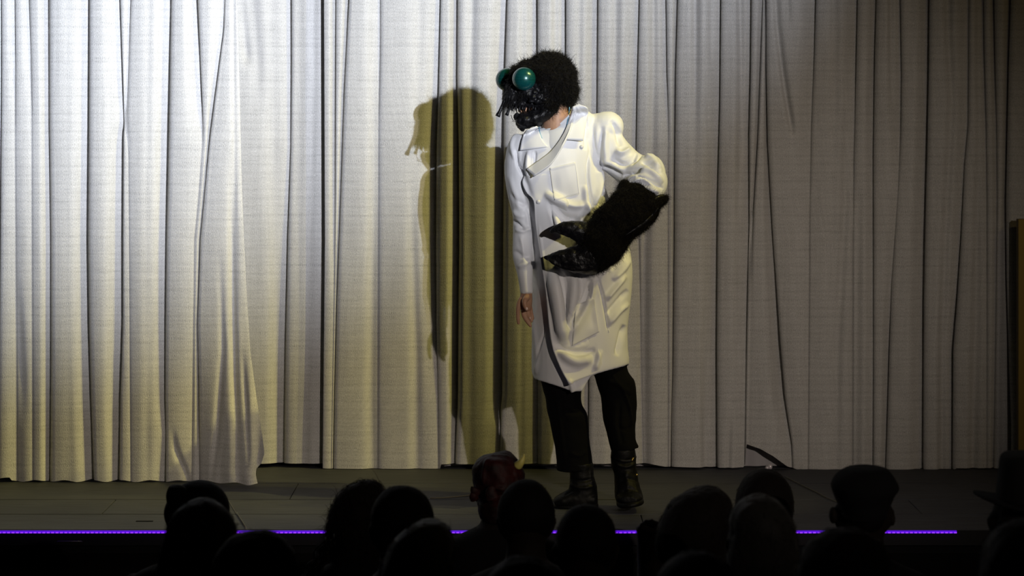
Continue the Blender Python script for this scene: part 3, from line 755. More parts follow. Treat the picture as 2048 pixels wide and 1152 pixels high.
# breast pocket, lower pocket, buttons
pk, _ = patch('pocket', both2, [(1100, 336), (1104, 368), (1109, 400)], [(1150, 324), (1155, 355), (1158, 388)], lambda u, v: 0.0025 + 0.002 * (v < .05), coat, M['coat'], 24, 24, 0.003, 2)
st = [(1100, 336), (1109, 400), (1158, 388), (1150, 324)]
pts = []
for a, b in zip(st[:-1], st[1:]):
    for t in np.linspace(0, 1, 14): pts.append(lay(both2, a[0] + (b[0] - a[0]) * t, a[1] + (b[1] - a[1]) * t, 0.0040))
link('seam', MB().tube(pts, [0.0011] * len(pts), 6).mesh(), M['coat'], pk)
pk2, _ = patch('pocket', both2, [(1152, 610), (1148, 652), (1144, 692)], [(1188, 596), (1194, 630), (1199, 664)], lambda u, v: 0.006, coat, M['coat'], 24, 24, 0.003, 8)
for bx, by in ((1077, 404), (1163, 294)):
    c = lay(both2, bx, by, 0.0035)
    b = MB().tube([c + Vector((0, 0.002, 0)), c + Vector((0, -.0012, 0))], [0.0085, 0.0075], 20, up=(0, 0, 1))
    link('button', b.mesh(), M['button'], coat)
# stitched seams
def seam(pts, off=0.0015, r=0.0012, b=both2):
    q = [lay(b, s[0], s[1], off) for s in spline(pts, 24)]
    for _ in range(4):
        ys = [v.y for v in q]
        for i in range(1, 23): q[i] = EYE + (q[i] - EYE) * ((ys[i - 1] + ys[i] + ys[i + 1]) / 3 / q[i].y)
    link('seam', MB().tube(q, [r] * 24, 6).mesh(), M['coat'], coat)
seam([(1196, 560), (1206, 600), (1214, 650), (1218, 665)])

# ---- body: one continuous skin surface (torso, head, both arms, right hand with fingers, legs)
body = MB()
body.loft([rowring((r[0], r[1]), (r[2], r[3]), r[4], r[5], 30) for r in spline([
    (1085, 250, 1140, 226, 9.94, .045), (1065, 285, 1165, 260, 9.95, .07), (1060, 350, 1180, 340, 9.96, .085), (1080, 440, 1205, 435, 9.97, .085), (1095, 540, 1230, 535, 9.98, .10), (1095, 600, 1232, 595, 9.98, .10)], 20)])
nk = spline([(*P(1112, 262, 9.92), .058), (*P(1112, 240, 9.92), .054), (*P(1108, 215, 9.92), .054), (*P(1100, 190, 9.92), .062)], 12)
body.tube([Vector(q[:3]) for q in nk], [q[3] for q in nk], 28)
body.ball(P(1094, 170, 9.93), (.078, .074, .092))                    # cranium, under the mask
body.ball(P(1072, 206, 9.91), (.050, .040, .040))                    # jaw
body.tube([P(1044, 221, 9.895), P(1056, 224, 9.895), P(1078, 222, 9.90)], [.012, .016, .02], 16)   # chin seen in the mouth of the mask
body.tube([P(1036, 219, 9.885), P(1060, 217, 9.885)], [.012, .016], 12)
# legs
for Lg in ([(1130, 600, 9.96, 32), (1128, 720, 9.95, 30), (1134, 790, 9.93, 24), (1150, 880, 9.92, 19), (1165, 960, 9.90, 14), (1168, 1000, 9.89, 13)],
           [(1200, 600, 9.99, 32), (1220, 720, 9.98, 30), (1236, 790, 9.95, 24), (1246, 880, 9.90, 19), (1252, 960, 9.86, 14), (1256, 990, 9.85, 13)]):
    p_, r_ = limb(Lg, yscale=1.1); body.tube(p_, r_, 16)
# arms
p_, r_ = limb([(1070, 285, 9.96, 18), (1044, 330, 9.95, 17), (1043, 400, 9.94, 14), (1047, 455, 9.925, 12), (1049, 520, 9.91, 11), (1053, 570, 9.895, 9.5), (1053, 592, 9.89, 10.5)], yscale=1.1); body.tube(p_, r_, 16)
p_, r_ = limb([(1160, 270, 9.97, 20), (1215, 280, 9.97, 20), (1260, 325, 9.95, 17), (1296, 360, 9.90, 15), (1270, 400, 9.80, 13), (1235, 440, 9.76, 12), (1205, 480, 9.75, 14)]); body.tube(p_, r_, 16)
# right hand: palm seen edge on, thumb in front, fingers unequal and slightly curled
hy = 9.885
body.tube([P(1053, 584, hy), P(1052, 598, hy), P(1051, 610, hy + .005), P(1052, 620, hy + .008)], [(.022, .020), (.026, .026), (.026, .030), (.020, .028)], 18)
def finger(pts):
    q = spline([(*P(p[0], p[1], p[2]), p[3] / 500) for p in pts], 14)
    body.tube([Vector(k[:3]) for k in q], [k[3] for k in q], 12)
    e = q[-1]; body.ball(Vector(e[:3]), e[3], n=10, m=8)
    return q
f1 = finger([(1044, 598, hy - .010, 6.5), (1038, 608, hy - .014, 5.2), (1036, 622, hy - .016, 4.6), (1036, 635, hy - .014, 4.2), (1037, 646, hy - .010, 3.4)])     # index
f2 = finger([(1047, 612, hy + .012, 5.4), (1046, 624, hy + .010, 4.8), (1050, 636, hy + .006, 4.4), (1056, 645, hy + .002, 3.9), (1061, 652, hy, 3.2)])            # middle
f3 = finger([(1054, 616, hy + .014, 5.0), (1055, 627, hy + .012, 4.4), (1058, 634, hy + .006, 4.0), (1063, 642, hy + .002, 3.2)])                                   # ring
f4 = finger([(1060, 612, hy + .018, 4.4), (1062, 622, hy + .014, 3.8), (1064, 631, hy + .008, 3.3), (1066, 637, hy + .006, 2.8)])                                   # little
f5 = finger([(1056, 592, hy - .020, 6.5), (1050, 600, hy - .034, 6.0), (1049, 608, hy - .040, 5.2), (1052, 616, hy - .042, 4.4), (1053.5, 619, hy - .042, 3.8)])     # thumb
body_me = fuse(body, 0.0028, 3, 0.5)
bodyo = link('body', body_me, M['skin'], perf)
def nail(q, rx, rz, rot=0):
    link('finger_nail', MB().ball(q, (rx, .0015, rz), Matrix.Rotation(rot, 4, 'Y')).mesh(), M['nail'], bodyo)
nail(P(1053.5, 617.5, hy - .050), .0045, .006); nail(P(1060, 636, hy - .003), .0028, .0045, -.5)

# ---- trousers
tr = MB()
for rowsT in ([(1075, 640, 1170, 640, 9.965, .10), (1078, 700, 1168, 700, 9.96, .095), (1082, 760, 1163, 780, 9.95, .085), (1091, 800, 1163, 806, 9.945, .078), (1094, 822, 1174, 828, 9.94, .075),
              (1100, 850, 1176, 852, 9.935, .07), (1109, 890, 1180, 890, 9.925, .068), (1113, 920, 1185, 922, 9.915, .066), (1113, 941, 1186, 941, 9.91, .066)],
             [(1160, 640, 1250, 640, 9.985, .10), (1172, 700, 1254, 690, 9.98, .10), (1187, 750, 1255, 738, 9.97, .09), (1196, 778, 1270, 762, 9.96, .085), (1201, 800, 1273, 792, 9.95, .08),
              (1204, 830, 1273, 830, 9.935, .075), (1212, 865, 1271, 865, 9.91, .068), (1219, 890, 1272, 882, 9.89, .062), (1222, 904, 1279, 895, 9.885, .060)]):
    tr.loft([rowring((r[0], r[1]), (r[2], r[3]), r[4], r[5], 32, 2.1) for r in spline(rowsT, 26)])
tr_me = fuse(tr, 0.005, 5)
strokes(tr_me, [([(1222, 745), (1250, 790), (1262, 830), (1264, 880)], .006, .008), ([(1210, 760), (1238, 770), (1262, 790)], .01, .008), ([(1170, 820), (1150, 826), (1130, 822)], .008, -.008),
                ([(1115, 800), (1122, 860), (1130, 930)], .008, .006), ([(1268, 850), (1250, 860), (1235, 850)], .008, -.006), ([(1176, 900), (1160, 912), (1140, 905)], .008, .006),
                ([(1240, 800), (1238, 850), (1246, 890)], .008, -.006)])
jitter(tr_me, 10, .004, 8)
link('trousers', tr_me, M['trouser'], perf)

# ---- boots
def bootmesh(parts, soles):
    b = MB()
    for q in parts: b.loft([rowring((r[0], r[1]), (r[2], r[3]), r[4], r[5], 28, 2.2) for r in spline(q, 20)])
    return b
# left of picture: planted, toe to the left
b1 = MB(); y0 = 9.89
b1.loft([rowring((r[0], r[1]), (r[2], r[3]), r[4], r[5], 28, 2.2) for r in spline([(1139, 925, 1186, 925, 9.90, .052), (1139, 950, 1188, 950, 9.90, .050), (1139, 968, 1193, 968, 9.892, .046), (1136, 985, 1195, 985, 9.89, .045), (1128, 1000, 1196, 1000, 9.89, .045), (1126, 1012, 1195, 1012, 9.89, .044)], 20)])
foot = [(1190, 998, 15), (1165, 996, 19), (1140, 996, 18), (1124, 1001, 13.5), (1113, 1004, 10), (1109, 1006, 7)]
b1.tube([P(q[0], q[1], y0) for q in foot], [(q[2] / 500, .045 if q[0] > 1115 else .034) for q in foot], 20)
b1m = fuse(b1, .004, 4); strokes(b1m, [([(1142, 955), (1160, 962), (1188, 958)], .006, -.006), ([(1140, 968), (1160, 976), (1190, 972)], .006, .006), ([(1128, 990), (1145, 982), (1160, 985)], .005, -.005), ([(1180, 930), (1184, 970)], .005, .004)])
jitter(b1m, 25, .002, 5)
boot = link('boot', b1m, M['leather'], perf); boot['label'] = 'planted black ankle boot'
zs = 0.006
sole = MB(); xa, xb = P(1108, 1010, y0)[0], P(1197, 1010, y0)[0]
n = 28; top_ = []; bot = []
for k in range(n):
    t = 2 * PI * k / n; cxm = (xa + xb) / 2; rx = (xb - xa) / 2
    wdt = .040 + .004 * math.cos(t)
    top_.append(Vector((cxm + rx * sgnpow(math.cos(t), .8), y0 + wdt * sgnpow(math.sin(t), .8), .014))); bot.append(Vector((top_[-1].x, top_[-1].y, .001)))
sole.loft([bot, top_])
link('sole', sole.mesh(), M['leather'], boot)
link('heel', MB().box((xb - .028, y0, .010), (.052, .072, .018)).mesh(), M['leather'], boot)
# right of picture: stepping, seen from the front, toe towards us
b2 = MB()
b2.loft([rowring((r[0], r[1]), (r[2], r[3]), r[4], r[5], 28, 2.3) for r in spline([(1223, 898, 1270, 896, 9.88, .055), (1222, 912, 1272, 912, 9.88, .054), (1223, 930, 1273, 930, 9.88, .054), (1228, 950, 1275, 948, 9.875, .055), (1229, 970, 1279, 968, 9.865, .062), (1230, 990, 1284, 984, 9.85, .078), (1232, 1003, 1287, 997, 9.84, .095)], 24)])
b2.tube([P(1258, 990, 9.88), P(1259, 994, 9.83), P(1259, 998, 9.78), P(1258, 1000, 9.74)], [(.050, .045), (.054, .034), (.050, .024), (.034, .014)], 22, up=(0, 0, 1))
b2m = fuse(b2, .004, 4); strokes(b2m, [([(1224, 915), (1245, 925), (1270, 916)], .006, -.007), ([(1226, 924), (1250, 934), (1273, 926)], .006, .007), ([(1232, 968), (1255, 958), (1278, 964)], .007, -.005), ([(1240, 985), (1258, 978), (1276, 984)], .006, -.005), ([(1252, 940), (1254, 960), (1256, 985)], .012, .006)])
jitter(b2m, 25, .002, 6)
boot2 = link('boot', b2m, M['leather'], perf); boot2['label'] = 'lifted black ankle boot with brass studs'
so = MB(); rr = Matrix.Rotation(math.radians(-8), 3, 'Y')
c = P(1260, 1003, 9.83); top_ = []; bot = []
for k in range(28):
    t = 2 * PI * k / 28
    q = Vector((.054 * sgnpow(math.cos(t), .8), .115 * sgnpow(math.sin(t), .8), 0)); top_.append(c + rr @ (q + Vector((0, 0, .010)))); bot.append(c + rr @ (q + Vector((0, 0, -.006))))
so.loft([bot, top_]); link('sole', so.mesh(), M['leather'], boot2)
link('heel', MB().box(c + rr @ Vector((0, .085, -.006)), (.085, .055, .018), rr.to_4x4()).mesh(), M['leather'], boot2)
bb = bvh_of(b2m)
for bx, by, r in ((1264, 920, .006), (1266, 917, .004), (1273, 950, .0055)):
    link('stud', MB().ball(lay(bb, bx, by, .003, 9.84), r).mesh(), M['brass'], boot2)
sp = [lay(bb, q[0], q[1], .004, 9.84) for q in spline([(1226, 914), (1245, 922), (1262, 921), (1272, 914)], 14)]
link('strap', MB().tube(sp, [(.006, .002)] * 14, 8, up=(0, -1, 0)).mesh(), M['leather'], boot2)

# blue lanyard cord round the neck
for pts in ([(1139, 214), (1137, 232), (1134, 250), (1131, 262)], [(1078, 255), (1080, 266), (1084, 277)]):
    q = [lay(both, s[0], s[1], .006, 9.86) for s in spline(pts, 10)]
    link('neck_cord', MB().tube(q, [.0016] * 10, 8).mesh(), M['blue'], perf)

# ------------------------------------------------------------------ hair and fur strands
def strands(name, me, count, length, r, parent, m, where, lie=0.5, curl=0.4, seed=1, down=0.3, seg=5, lenvar=0.5, flow=(0, 0, 0)):
    """real thin tapering hairs rooted on a surface; where(co, no) -> probability"""
    rng = np.random.default_rng(seed)
    polys = me.polygons; ar = np.array([p.area for p in polys]); cen = np.array([tuple(p.center) for p in polys]); nor = np.array([tuple(p.normal) for p in polys])
    wgt = ar * np.array([where(c, n) for c, n in zip(cen, nor)]); wgt /= wgt.sum()
    idx = rng.choice(len(polys), count, p=wgt)
    V = []; Fc = []
    fl = np.array(flow)
    for i in idx:
        p = cen[i] + rng.normal(0, 0.002, 3); n = nor[i]
        t = rng.normal(0, 1, 3); t -= n * (t @ n); t /= np.linalg.norm(t) + 1e-9
        d = n * (1 - lie) + t * lie + fl; d /= np.linalg.norm(d)
        ax = rng.normal(0, 1, 3); ax /= np.linalg.norm(ax)
        L = length * (1 - lenvar * rng.random()); step = L / seg
        c = p - n * 0.002; b = len(V)
        for k in range(seg + 1):
            rad = r * (1 - 0.85 * k / seg)
            a1 = np.cross(d, [0.3, 0.5, 0.8]); a1 /= np.linalg.norm(a1) + 1e-9; a2 = np.cross(d, a1)
            for q in range(3):
                an = 2 * PI * q / 3; V.append(c + rad * (a1 * math.cos(an) + a2 * math.sin(an)))
            c = c + d * step
            d = d + np.cross(ax, d) * curl + np.array([0, 0, -down * .25]) + rng.normal(0, 0.08, 3)
            d /= np.linalg.norm(d)
        for k in range(seg):
            for q in range(3):
                q2 = (q + 1) % 3; Fc.append((b + 3 * k + q, b + 3 * k + q2, b + 3 * k + 3 + q2, b + 3 * k + 3 + q))
    o = link(name, mesh(V, Fc), m, parent)
    return o

# ---- fly mask
mk = MB()
mk.ball(P(1099, 160, 9.93), (.106, .115, .108))                         # hairy crown
mk.ball(P(1112, 180, 9.94), (.086, .10, .086))
mk.ball(P(1062, 160, 9.92), (.066, .082, .080), Matrix.Rotation(-.3, 4, 'Y'))   # brow
mk.tube([P(1044, 142, 9.92), P(1034, 165, 9.915), P(1026, 188, 9.91), P(1019, 204, 9.905), P(1014, 212, 9.90)], [(.040, .052), (.042, .056), (.036, .052), (.026, .044), (.016, .034)], 20)  # hanging muzzle
mk.ball(P(1058, 186, 9.90), (.056, .070, .040))                         # cheek mass
mk.ball(P(1090, 198, 9.91), (.060, .080, .052))
mk.tube([P(1022, 208, 9.895), P(1036, 209, 9.885), P(1056, 206, 9.875), P(1078, 206, 9.87)], [.014, .018, .018, .020], 16)          # upper lip
for x_, y_, r_1 in ((1080, 193, .018), (1066, 195, .015), (1088, 184, .016), (1056, 190, .012), (1074, 203, .013), (1084, 172, .014), (1070, 184, .013), (1090, 200, .013), (1062, 203, .010)):
    mk.ball(P(x_, y_, 9.838), (r_1, r_1 * 1.1, r_1 * .85))              # lumps
mk.tube([P(1104, 200, 9.90), P(1098, 218, 9.90), P(1084, 230, 9.895), P(1066, 238, 9.89), P(1050, 242, 9.885), P(1037, 238, 9.885)], [(.044, .062), (.038, .060), (.032, .060), (.029, .055), (.027, .048), (.018, .038)], 20)  # jaw
mk.tube([P(1034, 238, 9.87), P(1032, 230, 9.87), P(1034, 224, 9.87)], [.010, .009, .005], 10)
mk.ball(P(1050, 241, 9.885), (.040, .050, .034)).ball(P(1070, 236, 9.89), (.044, .055, .036))
mk.tube([P(1046, 244, 9.89), P(1043, 254, 9.885), P(1045, 263, 9.885)], [.022, .015, .006], 14)
mask_me = fuse(mk, .0035, 3)
jitter(mask_me, 40, .0045, 9, 4); jitter(mask_me, 110, .0015, 2, 2)
mask_me.materials.append(M['latex']); mask_me.materials.append(M['pelt'])
for p in mask_me.polygons:
    x_, y_ = CX + F * p.center.x / p.center.y, HY + F * (CAMZ - p.center.z) / p.center.y
    p.material_index = 0 if (x_ < 1096 and y_ > 168 and p.center.y < 9.93) or y_ > 222 else 1
mask = link('fly_mask', mask_me, M['latex'], perf)
for k, (x, y, yy, r) in enumerate(((1048, 158, 9.835, .0465), (1014, 159, 9.985, .0455))):
    e = MB().ball((0, 0, 0), 1.0, n=64, m=40).mesh()
    co = get_co(e); uvl = e.uv_layers.new(name='dots'); li = np.empty(len(e.loops), dtype=np.int32); e.loops.foreach_get('vertex_index', li)
    # front-facing dots: angle pair about the vertical and horizontal axes
    UVv = np.stack([np.arctan2(co[:, 0], -co[:, 1]), np.arcsin(np.clip(co[:, 2], -1, 1))], 1)
    uvl.data.foreach_set('uv', UVv[li].reshape(-1))
    set_co(e, co * r + np.array(tuple(P(x, y, yy))))
    if k == 0:
        m = bpy.data.materials.new('green_compound_eye'); m.use_nodes = True; nt = m.node_tree; b = nt.nodes['Principled BSDF']
        uvn = N(nt, 'ShaderNodeUVMap', uv_map='dots'); sp_ = N(nt, 'ShaderNodeSeparateXYZ'); nt.links.new(uvn.outputs[0], sp_.inputs[0])
        def cell(o, per): return math_node(nt, 'SINE', math_node(nt, 'MULTIPLY', o, 2 * PI / per))
        g = math_node(nt, 'MULTIPLY_ADD', math_node(nt, 'ADD', cell(sp_.outputs[0], .13), cell(sp_.outputs[1], .13)), .9, .3, clamp=True)
        r1 = N(nt, 'ShaderNodeMix', data_type='RGBA'); nt.links.new(g, r1.inputs['Factor'])
        r1.inputs['A'].default_value = (.001, .012, .016, 1); r1.inputs['B'].default_value = (.008, .13, .095, 1)
        tn = N(nt, 'ShaderNodeTexNoise'); tn.inputs['Scale'].default_value = 14; tcc = N(nt, 'ShaderNodeTexCoord'); nt.links.new(tcc.outputs['Object'], tn.inputs['Vector'])
        r2 = N(nt, 'ShaderNodeMix', data_type='RGBA'); nt.links.new(math_node(nt, 'MULTIPLY_ADD', tn.outputs['Fac'], 3, -1.2, clamp=True), r2.inputs['Factor'])
        nt.links.new(r1.outputs['Result'], r2.inputs['A']); r2.inputs['B'].default_value = (.006, .10, .14, 1)
        mx = N(nt, 'ShaderNodeMix', data_type='RGBA'); mx.inputs['Factor'].default_value = .5; nt.links.new(r1.outputs['Result'], mx.inputs['A']); nt.links.new(r2.outputs['Result'], mx.inputs['B'])
        nt.links.new(mx.outputs['Result'], b.inputs['Base Color'])
        b.inputs['Metallic'].default_value = .35; b.inputs['Roughness'].default_value = .28; b.inputs['Coat Weight'].default_value = .4; b.inputs['Coat Roughness'].default_value = .12
        M['eye'] = m
    eo = link('compound_eye', e, M['eye'], mask)
    link('eye_socket', MB().tube([P(x, y, yy + .020), P(x, y, yy + .050)], [(.047, .040)[k], .036], 32, up=(0, 0, 1)).mesh(), M['latex'], mask)
# feelers, teeth and bristles hanging from the muzzle
for pts, r in (([(1010, 200), (1003, 215), (995, 233)], .0095), ([(1020, 205), (1018, 218), (1013, 231)], .0075), ([(1026, 208), (1025, 216), (1023, 221)], .006)):
    q = [P(s[0], s[1], 9.885) for s in spline(pts, 10)]
    link('feeler', MB().tube(q, [r * .8] * 3 + [r * .7] * 5 + [r] * 2, 12).mesh(), M['latex'], mask)
rng = np.random.default_rng(5)
for k in range(7):
    x = 1033 + k * 6.5 + rng.normal(0, 1); y = 212 + rng.normal(0, 1.5)
    q = [P(x, y, 9.862), P(x + rng.normal(0, 1.5), y + 7, 9.856), P(x + rng.normal(0, 3), y + 13 + rng.normal(0, 2), 9.862)]
    link('fang', MB().tube(q, [.005, .004, .0012], 8).mesh(), M['latex'], mask)
q = spline([(1046, 234, 9.86), (1035, 238, 9.85), (1026, 240, 9.85), (1022, 230, 9.85)], 12)
link('whisker', MB().tube([P(*k) for k in q], [.0012] * 12, 6).mesh(), M['fur'], mask)
q = spline([(1050, 238, 9.86), (1036, 244, 9.85), (1024, 242, 9.85)], 12)
link('whisker', MB().tube([P(*k) for k in q], [.0010] * 12, 6).mesh(), M['fur'], mask)
def on_head(c, n):
    px = CX + F * c[0] / c[1]; py = HY + F * (CAMZ - c[2]) / c[1]
    if py > 222 and px > 1085: return 0.25 if py < 236 else 0
    if px < 1046: return 1.0 if py < 142 else (0.15 if py < 200 else 0.0)
    if px < 1088 and py > 140 - 0: return 0.0 if py > 150 else .6
    return 1.0
strands('hair', mask_me, 15000, .034, .0007, mask, M['fur'], on_head, lie=.72, curl=.42, seed=3, down=.5)
strands('hair', mask_me, 900, .060, .0007, mask, M['fur'], on_head, lie=.55, curl=.5, seed=4, down=.4)
def on_muzzle(c, n):
    px = CX + F * c[0] / c[1]; py = HY + F * (CAMZ - c[2]) / c[1]
    return 1.0 if px < 1046 and 140 < py < 215 else 0.0
strands('muzzle_hair', mask_me, 800, .034, .0009, mask, M['fur'], on_muzzle, lie=.3, curl=.05, seed=6, down=1.5, flow=(-.25, 0, -1.6))

# ---- claw glove
cg = MB()
p_, r_ = limb([(1302, 397, 9.80, 30), (1290, 404, 9.785, 40), (1266, 417, 9.765, 46), (1240, 440, 9.75, 46), (1222, 462, 9.745, 46), (1204, 484, 9.74, 47), (1186, 504, 9.74, 40), (1170, 512, 9.74, 34)], yscale=.72)
cg.tube(p_, r_, 30)
cg.tube([P(1296, 408, 9.79), P(1312, 404, 9.79), P(1326, 398, 9.795), P(1334, 393, 9.80)], [(.040, .05), (.030, .045), (.016, .034), (.006, .02)], 18)
cg.tube([P(1252, 384, 9.80), P(1248, 378, 9.80), P(1250, 368, 9.81)], [(.040, .05), (.030, .04), (.014, .03)], 16)
cg_me = fuse(cg, .005, 5)
jitter(cg_me, 14, .010, 11, 3)
strokes(cg_me, [([(1322, 412), (1300, 436), (1272, 458), (1248, 478)], .008, -.012), ([(1326, 404), (1306, 426), (1280, 446), (1256, 462)], .010, .010), ([(1180, 470), (1172, 490), (1170, 505)], .01, -.01)])
claw = link('claw_glove', cg_me, M['pelt'], perf)
cgb = bvh_of(cg_me)
sm_ = [lay(cgb, q[0], q[1], .006, 9.76) for q in spline([(1252, 470), (1268, 459), (1286, 446), (1302, 432), (1316, 416)], 26)]
link('rubber_seam', MB().tube(sm_, [(.002 + .006 * math.sin(PI * i / 25), .004) for i in range(26)], 10).mesh(), M['latex'], claw)
# hollow lip round the opening
lip_ = [P(q[0], q[1], q[2]) for q in spline([(1250, 370, 9.80), (1262, 384, 9.755), (1276, 394, 9.745), (1298, 402, 9.745), (1320, 394, 9.77), (1334, 396, 9.80)], 24)]
link('glove_rim', MB().tube(lip_, [(.010, .008)] * 24, 10).mesh(), M['latex'], claw)
pin = MB(); q = spline([(1190, 512, 9.74, 36, .9), (1160, 518, 9.735, 30, .9), (1135, 518, 9.73, 22, .9), (1112, 517, 9.73, 13, .9), (1098, 516, 9.735, 6, .9), (1088, 515, 9.74, 1.5, .9)], 26)
pin.tube([P(k[0], k[1], k[2]) for k in q], [(k[3] / 500, k[3] / 500 * .75) for k in q], 22)
pm = processed(pin.mesh(), [('SUBSURF', dict(levels=1, render_levels=1))]); jitter(pm, 30, .005, 12)
strokes(pm, [([(1094, 515), (1112, 528), (1140, 538), (1180, 540)], .005, .008), ([(1100, 510), (1125, 510), (1150, 505)], .004, .004)])
link('lower_pincer', pm, M['latex'], claw)
pin = MB(); q = spline([(1190, 478, 9.74, 26), (1165, 466, 9.735, 23), (1146, 459, 9.73, 18), (1128, 456, 9.73, 12), (1113, 458, 9.732, 7), (1101, 464, 9.735, 1.8)], 26)
pin.tube([P(k[0], k[1], k[2]) for k in q], [(k[3] / 500, k[3] / 500 * .8) for k in q], 20)
pm2 = processed(pin.mesh(), [('SUBSURF', dict(levels=1, render_levels=1))]); jitter(pm2, 34, .004, 13)
strokes(pm2, [([(1112, 464), (1128, 468), (1142, 476), (1160, 480)], .004, .007)])
link('upper_pincer', pm2, M['latex'], claw)
def on_claw(c, n):
    px = CX + F * c[0] / c[1]; py = HY + F * (CAMZ - c[2]) / c[1]
    e = (px - 1322) * 0.0
    d = abs((px - 1285) * .66 + (py - 447) * .75)          # bare rubber seam on the outer side
    if px > 1235 and px < 1330 and d < 9 and n[1] < -.15: return 0.12
    return 1.0 if px > 1160 else .3
strands('fur', cg_me, 16000, .026, .0007, claw, M['fur'], on_claw, lie=.80, curl=.35, seed=8, down=.5)
strands('fur', cg_me, 1600, .046, .0006, claw, M['fur'], on_claw, lie=.5, curl=.75, seed=9, down=.3)
# ------------------------------------------------------------------ the audience, seated with their backs to us
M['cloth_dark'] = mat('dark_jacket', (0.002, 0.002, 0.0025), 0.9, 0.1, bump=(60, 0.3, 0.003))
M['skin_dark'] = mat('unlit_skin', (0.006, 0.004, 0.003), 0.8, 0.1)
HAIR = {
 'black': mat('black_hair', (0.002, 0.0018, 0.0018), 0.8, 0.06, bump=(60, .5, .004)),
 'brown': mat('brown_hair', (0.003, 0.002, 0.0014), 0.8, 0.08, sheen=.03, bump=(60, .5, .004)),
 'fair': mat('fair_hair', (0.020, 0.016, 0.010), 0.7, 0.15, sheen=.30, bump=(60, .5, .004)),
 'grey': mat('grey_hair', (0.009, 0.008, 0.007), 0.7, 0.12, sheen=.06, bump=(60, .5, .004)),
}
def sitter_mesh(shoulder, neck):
    """seated figure facing +Y, crown of the head at the origin, soles at z = -1.33; head, trunk, arms and legs in one surface"""
    b = MB()
    b.ball((0, 0.01, -.105), (.076, .095, .105)).ball((0, .035, -.165), (.058, .070, .062))
    b.tube([(0, .105, -.135), (0, .118, -.150)], [.012, .010], 8)                                   # nose
    for s in (-1, 1):
        b.ball((s * .080, .005, -.125), (.010, .020, .032), Matrix.Rotation(s * .25, 4, 'Y'))       # ears
    b.tube([(0, -.005, -.17), (0, -.012, -.26)], [neck, neck * 1.1], 16)
    def sec(z, hw, hd, y=0.0): return [Vector((hw * sgnpow(math.cos(t), .85), y + hd * sgnpow(math.sin(t), .9), z)) for t in [2 * PI * k / 28 for k in range(28)]]
    q = spline([(-.225, .055, .055, -.015), (-.255, shoulder * .55, .075, -.02), (-.29, shoulder * .9, .095, -.02), (-.34, shoulder * .98, .11, -.015), (-.45, shoulder * .86, .12, 0), (-.62, shoulder * .75, .115, .01), (-.78, shoulder * .82, .125, 0), (-.90, shoulder * .86, .13, 0)], 22)
    b.loft([sec(*r) for r in q])
    for s in (-1, 1):
        k = spline([(s * shoulder * .86, -.01, -.31, .052), (s * shoulder * 1.0, .02, -.45, .044), (s * shoulder * 1.0, .07, -.60, .036), (s * shoulder * .8, .24, -.70, .030), (s * shoulder * .5, .34, -.74, .028)], 18)
        b.tube([Vector(r[:3]) for r in k], [r[3] for r in k], 14)
        b.tube([(s * shoulder * .5, .33, -.74), (s * shoulder * .45, .40, -.755)], [(.036, .016), (.030, .012)], 10)
        for f in range(4):
            x = s * (shoulder * .5 - .026 + f * .017)
            b.tube([(x, .385, -.752), (x, .42, -.758), (x, .440, -.775)], [.009, .008, .006], 8)
        b.tube([(s * (shoulder * .5 - .035), .35, -.745), (s * (shoulder * .5 - .055), .385, -.755)], [.010, .008], 8)
        k = spline([(s * .09, .02, -.86, .085), (s * .11, .25, -.84, .075), (s * .12, .46, -.84, .060), (s * .12, .49, -1.0, .052), (s * .12, .48, -1.26, .040)], 22)
        b.tube([Vector(r[:3]) for r in k], [r[3] for r in k], 14)
        b.tube([(s * .12, .45, -1.29), (s * .125, .60, -1.305)], [(.042, .035), (.036, .022)], 12)
    return fuse(b, .013, 3)
SITTER = {'broad': sitter_mesh(.215, .058), 'slim': sitter_mesh(.175, .048)}
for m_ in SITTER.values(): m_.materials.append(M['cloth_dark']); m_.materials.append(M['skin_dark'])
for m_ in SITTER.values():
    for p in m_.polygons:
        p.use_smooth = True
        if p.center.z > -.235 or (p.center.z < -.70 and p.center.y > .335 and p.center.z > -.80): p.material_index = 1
FLOOR_HALL = -0.86

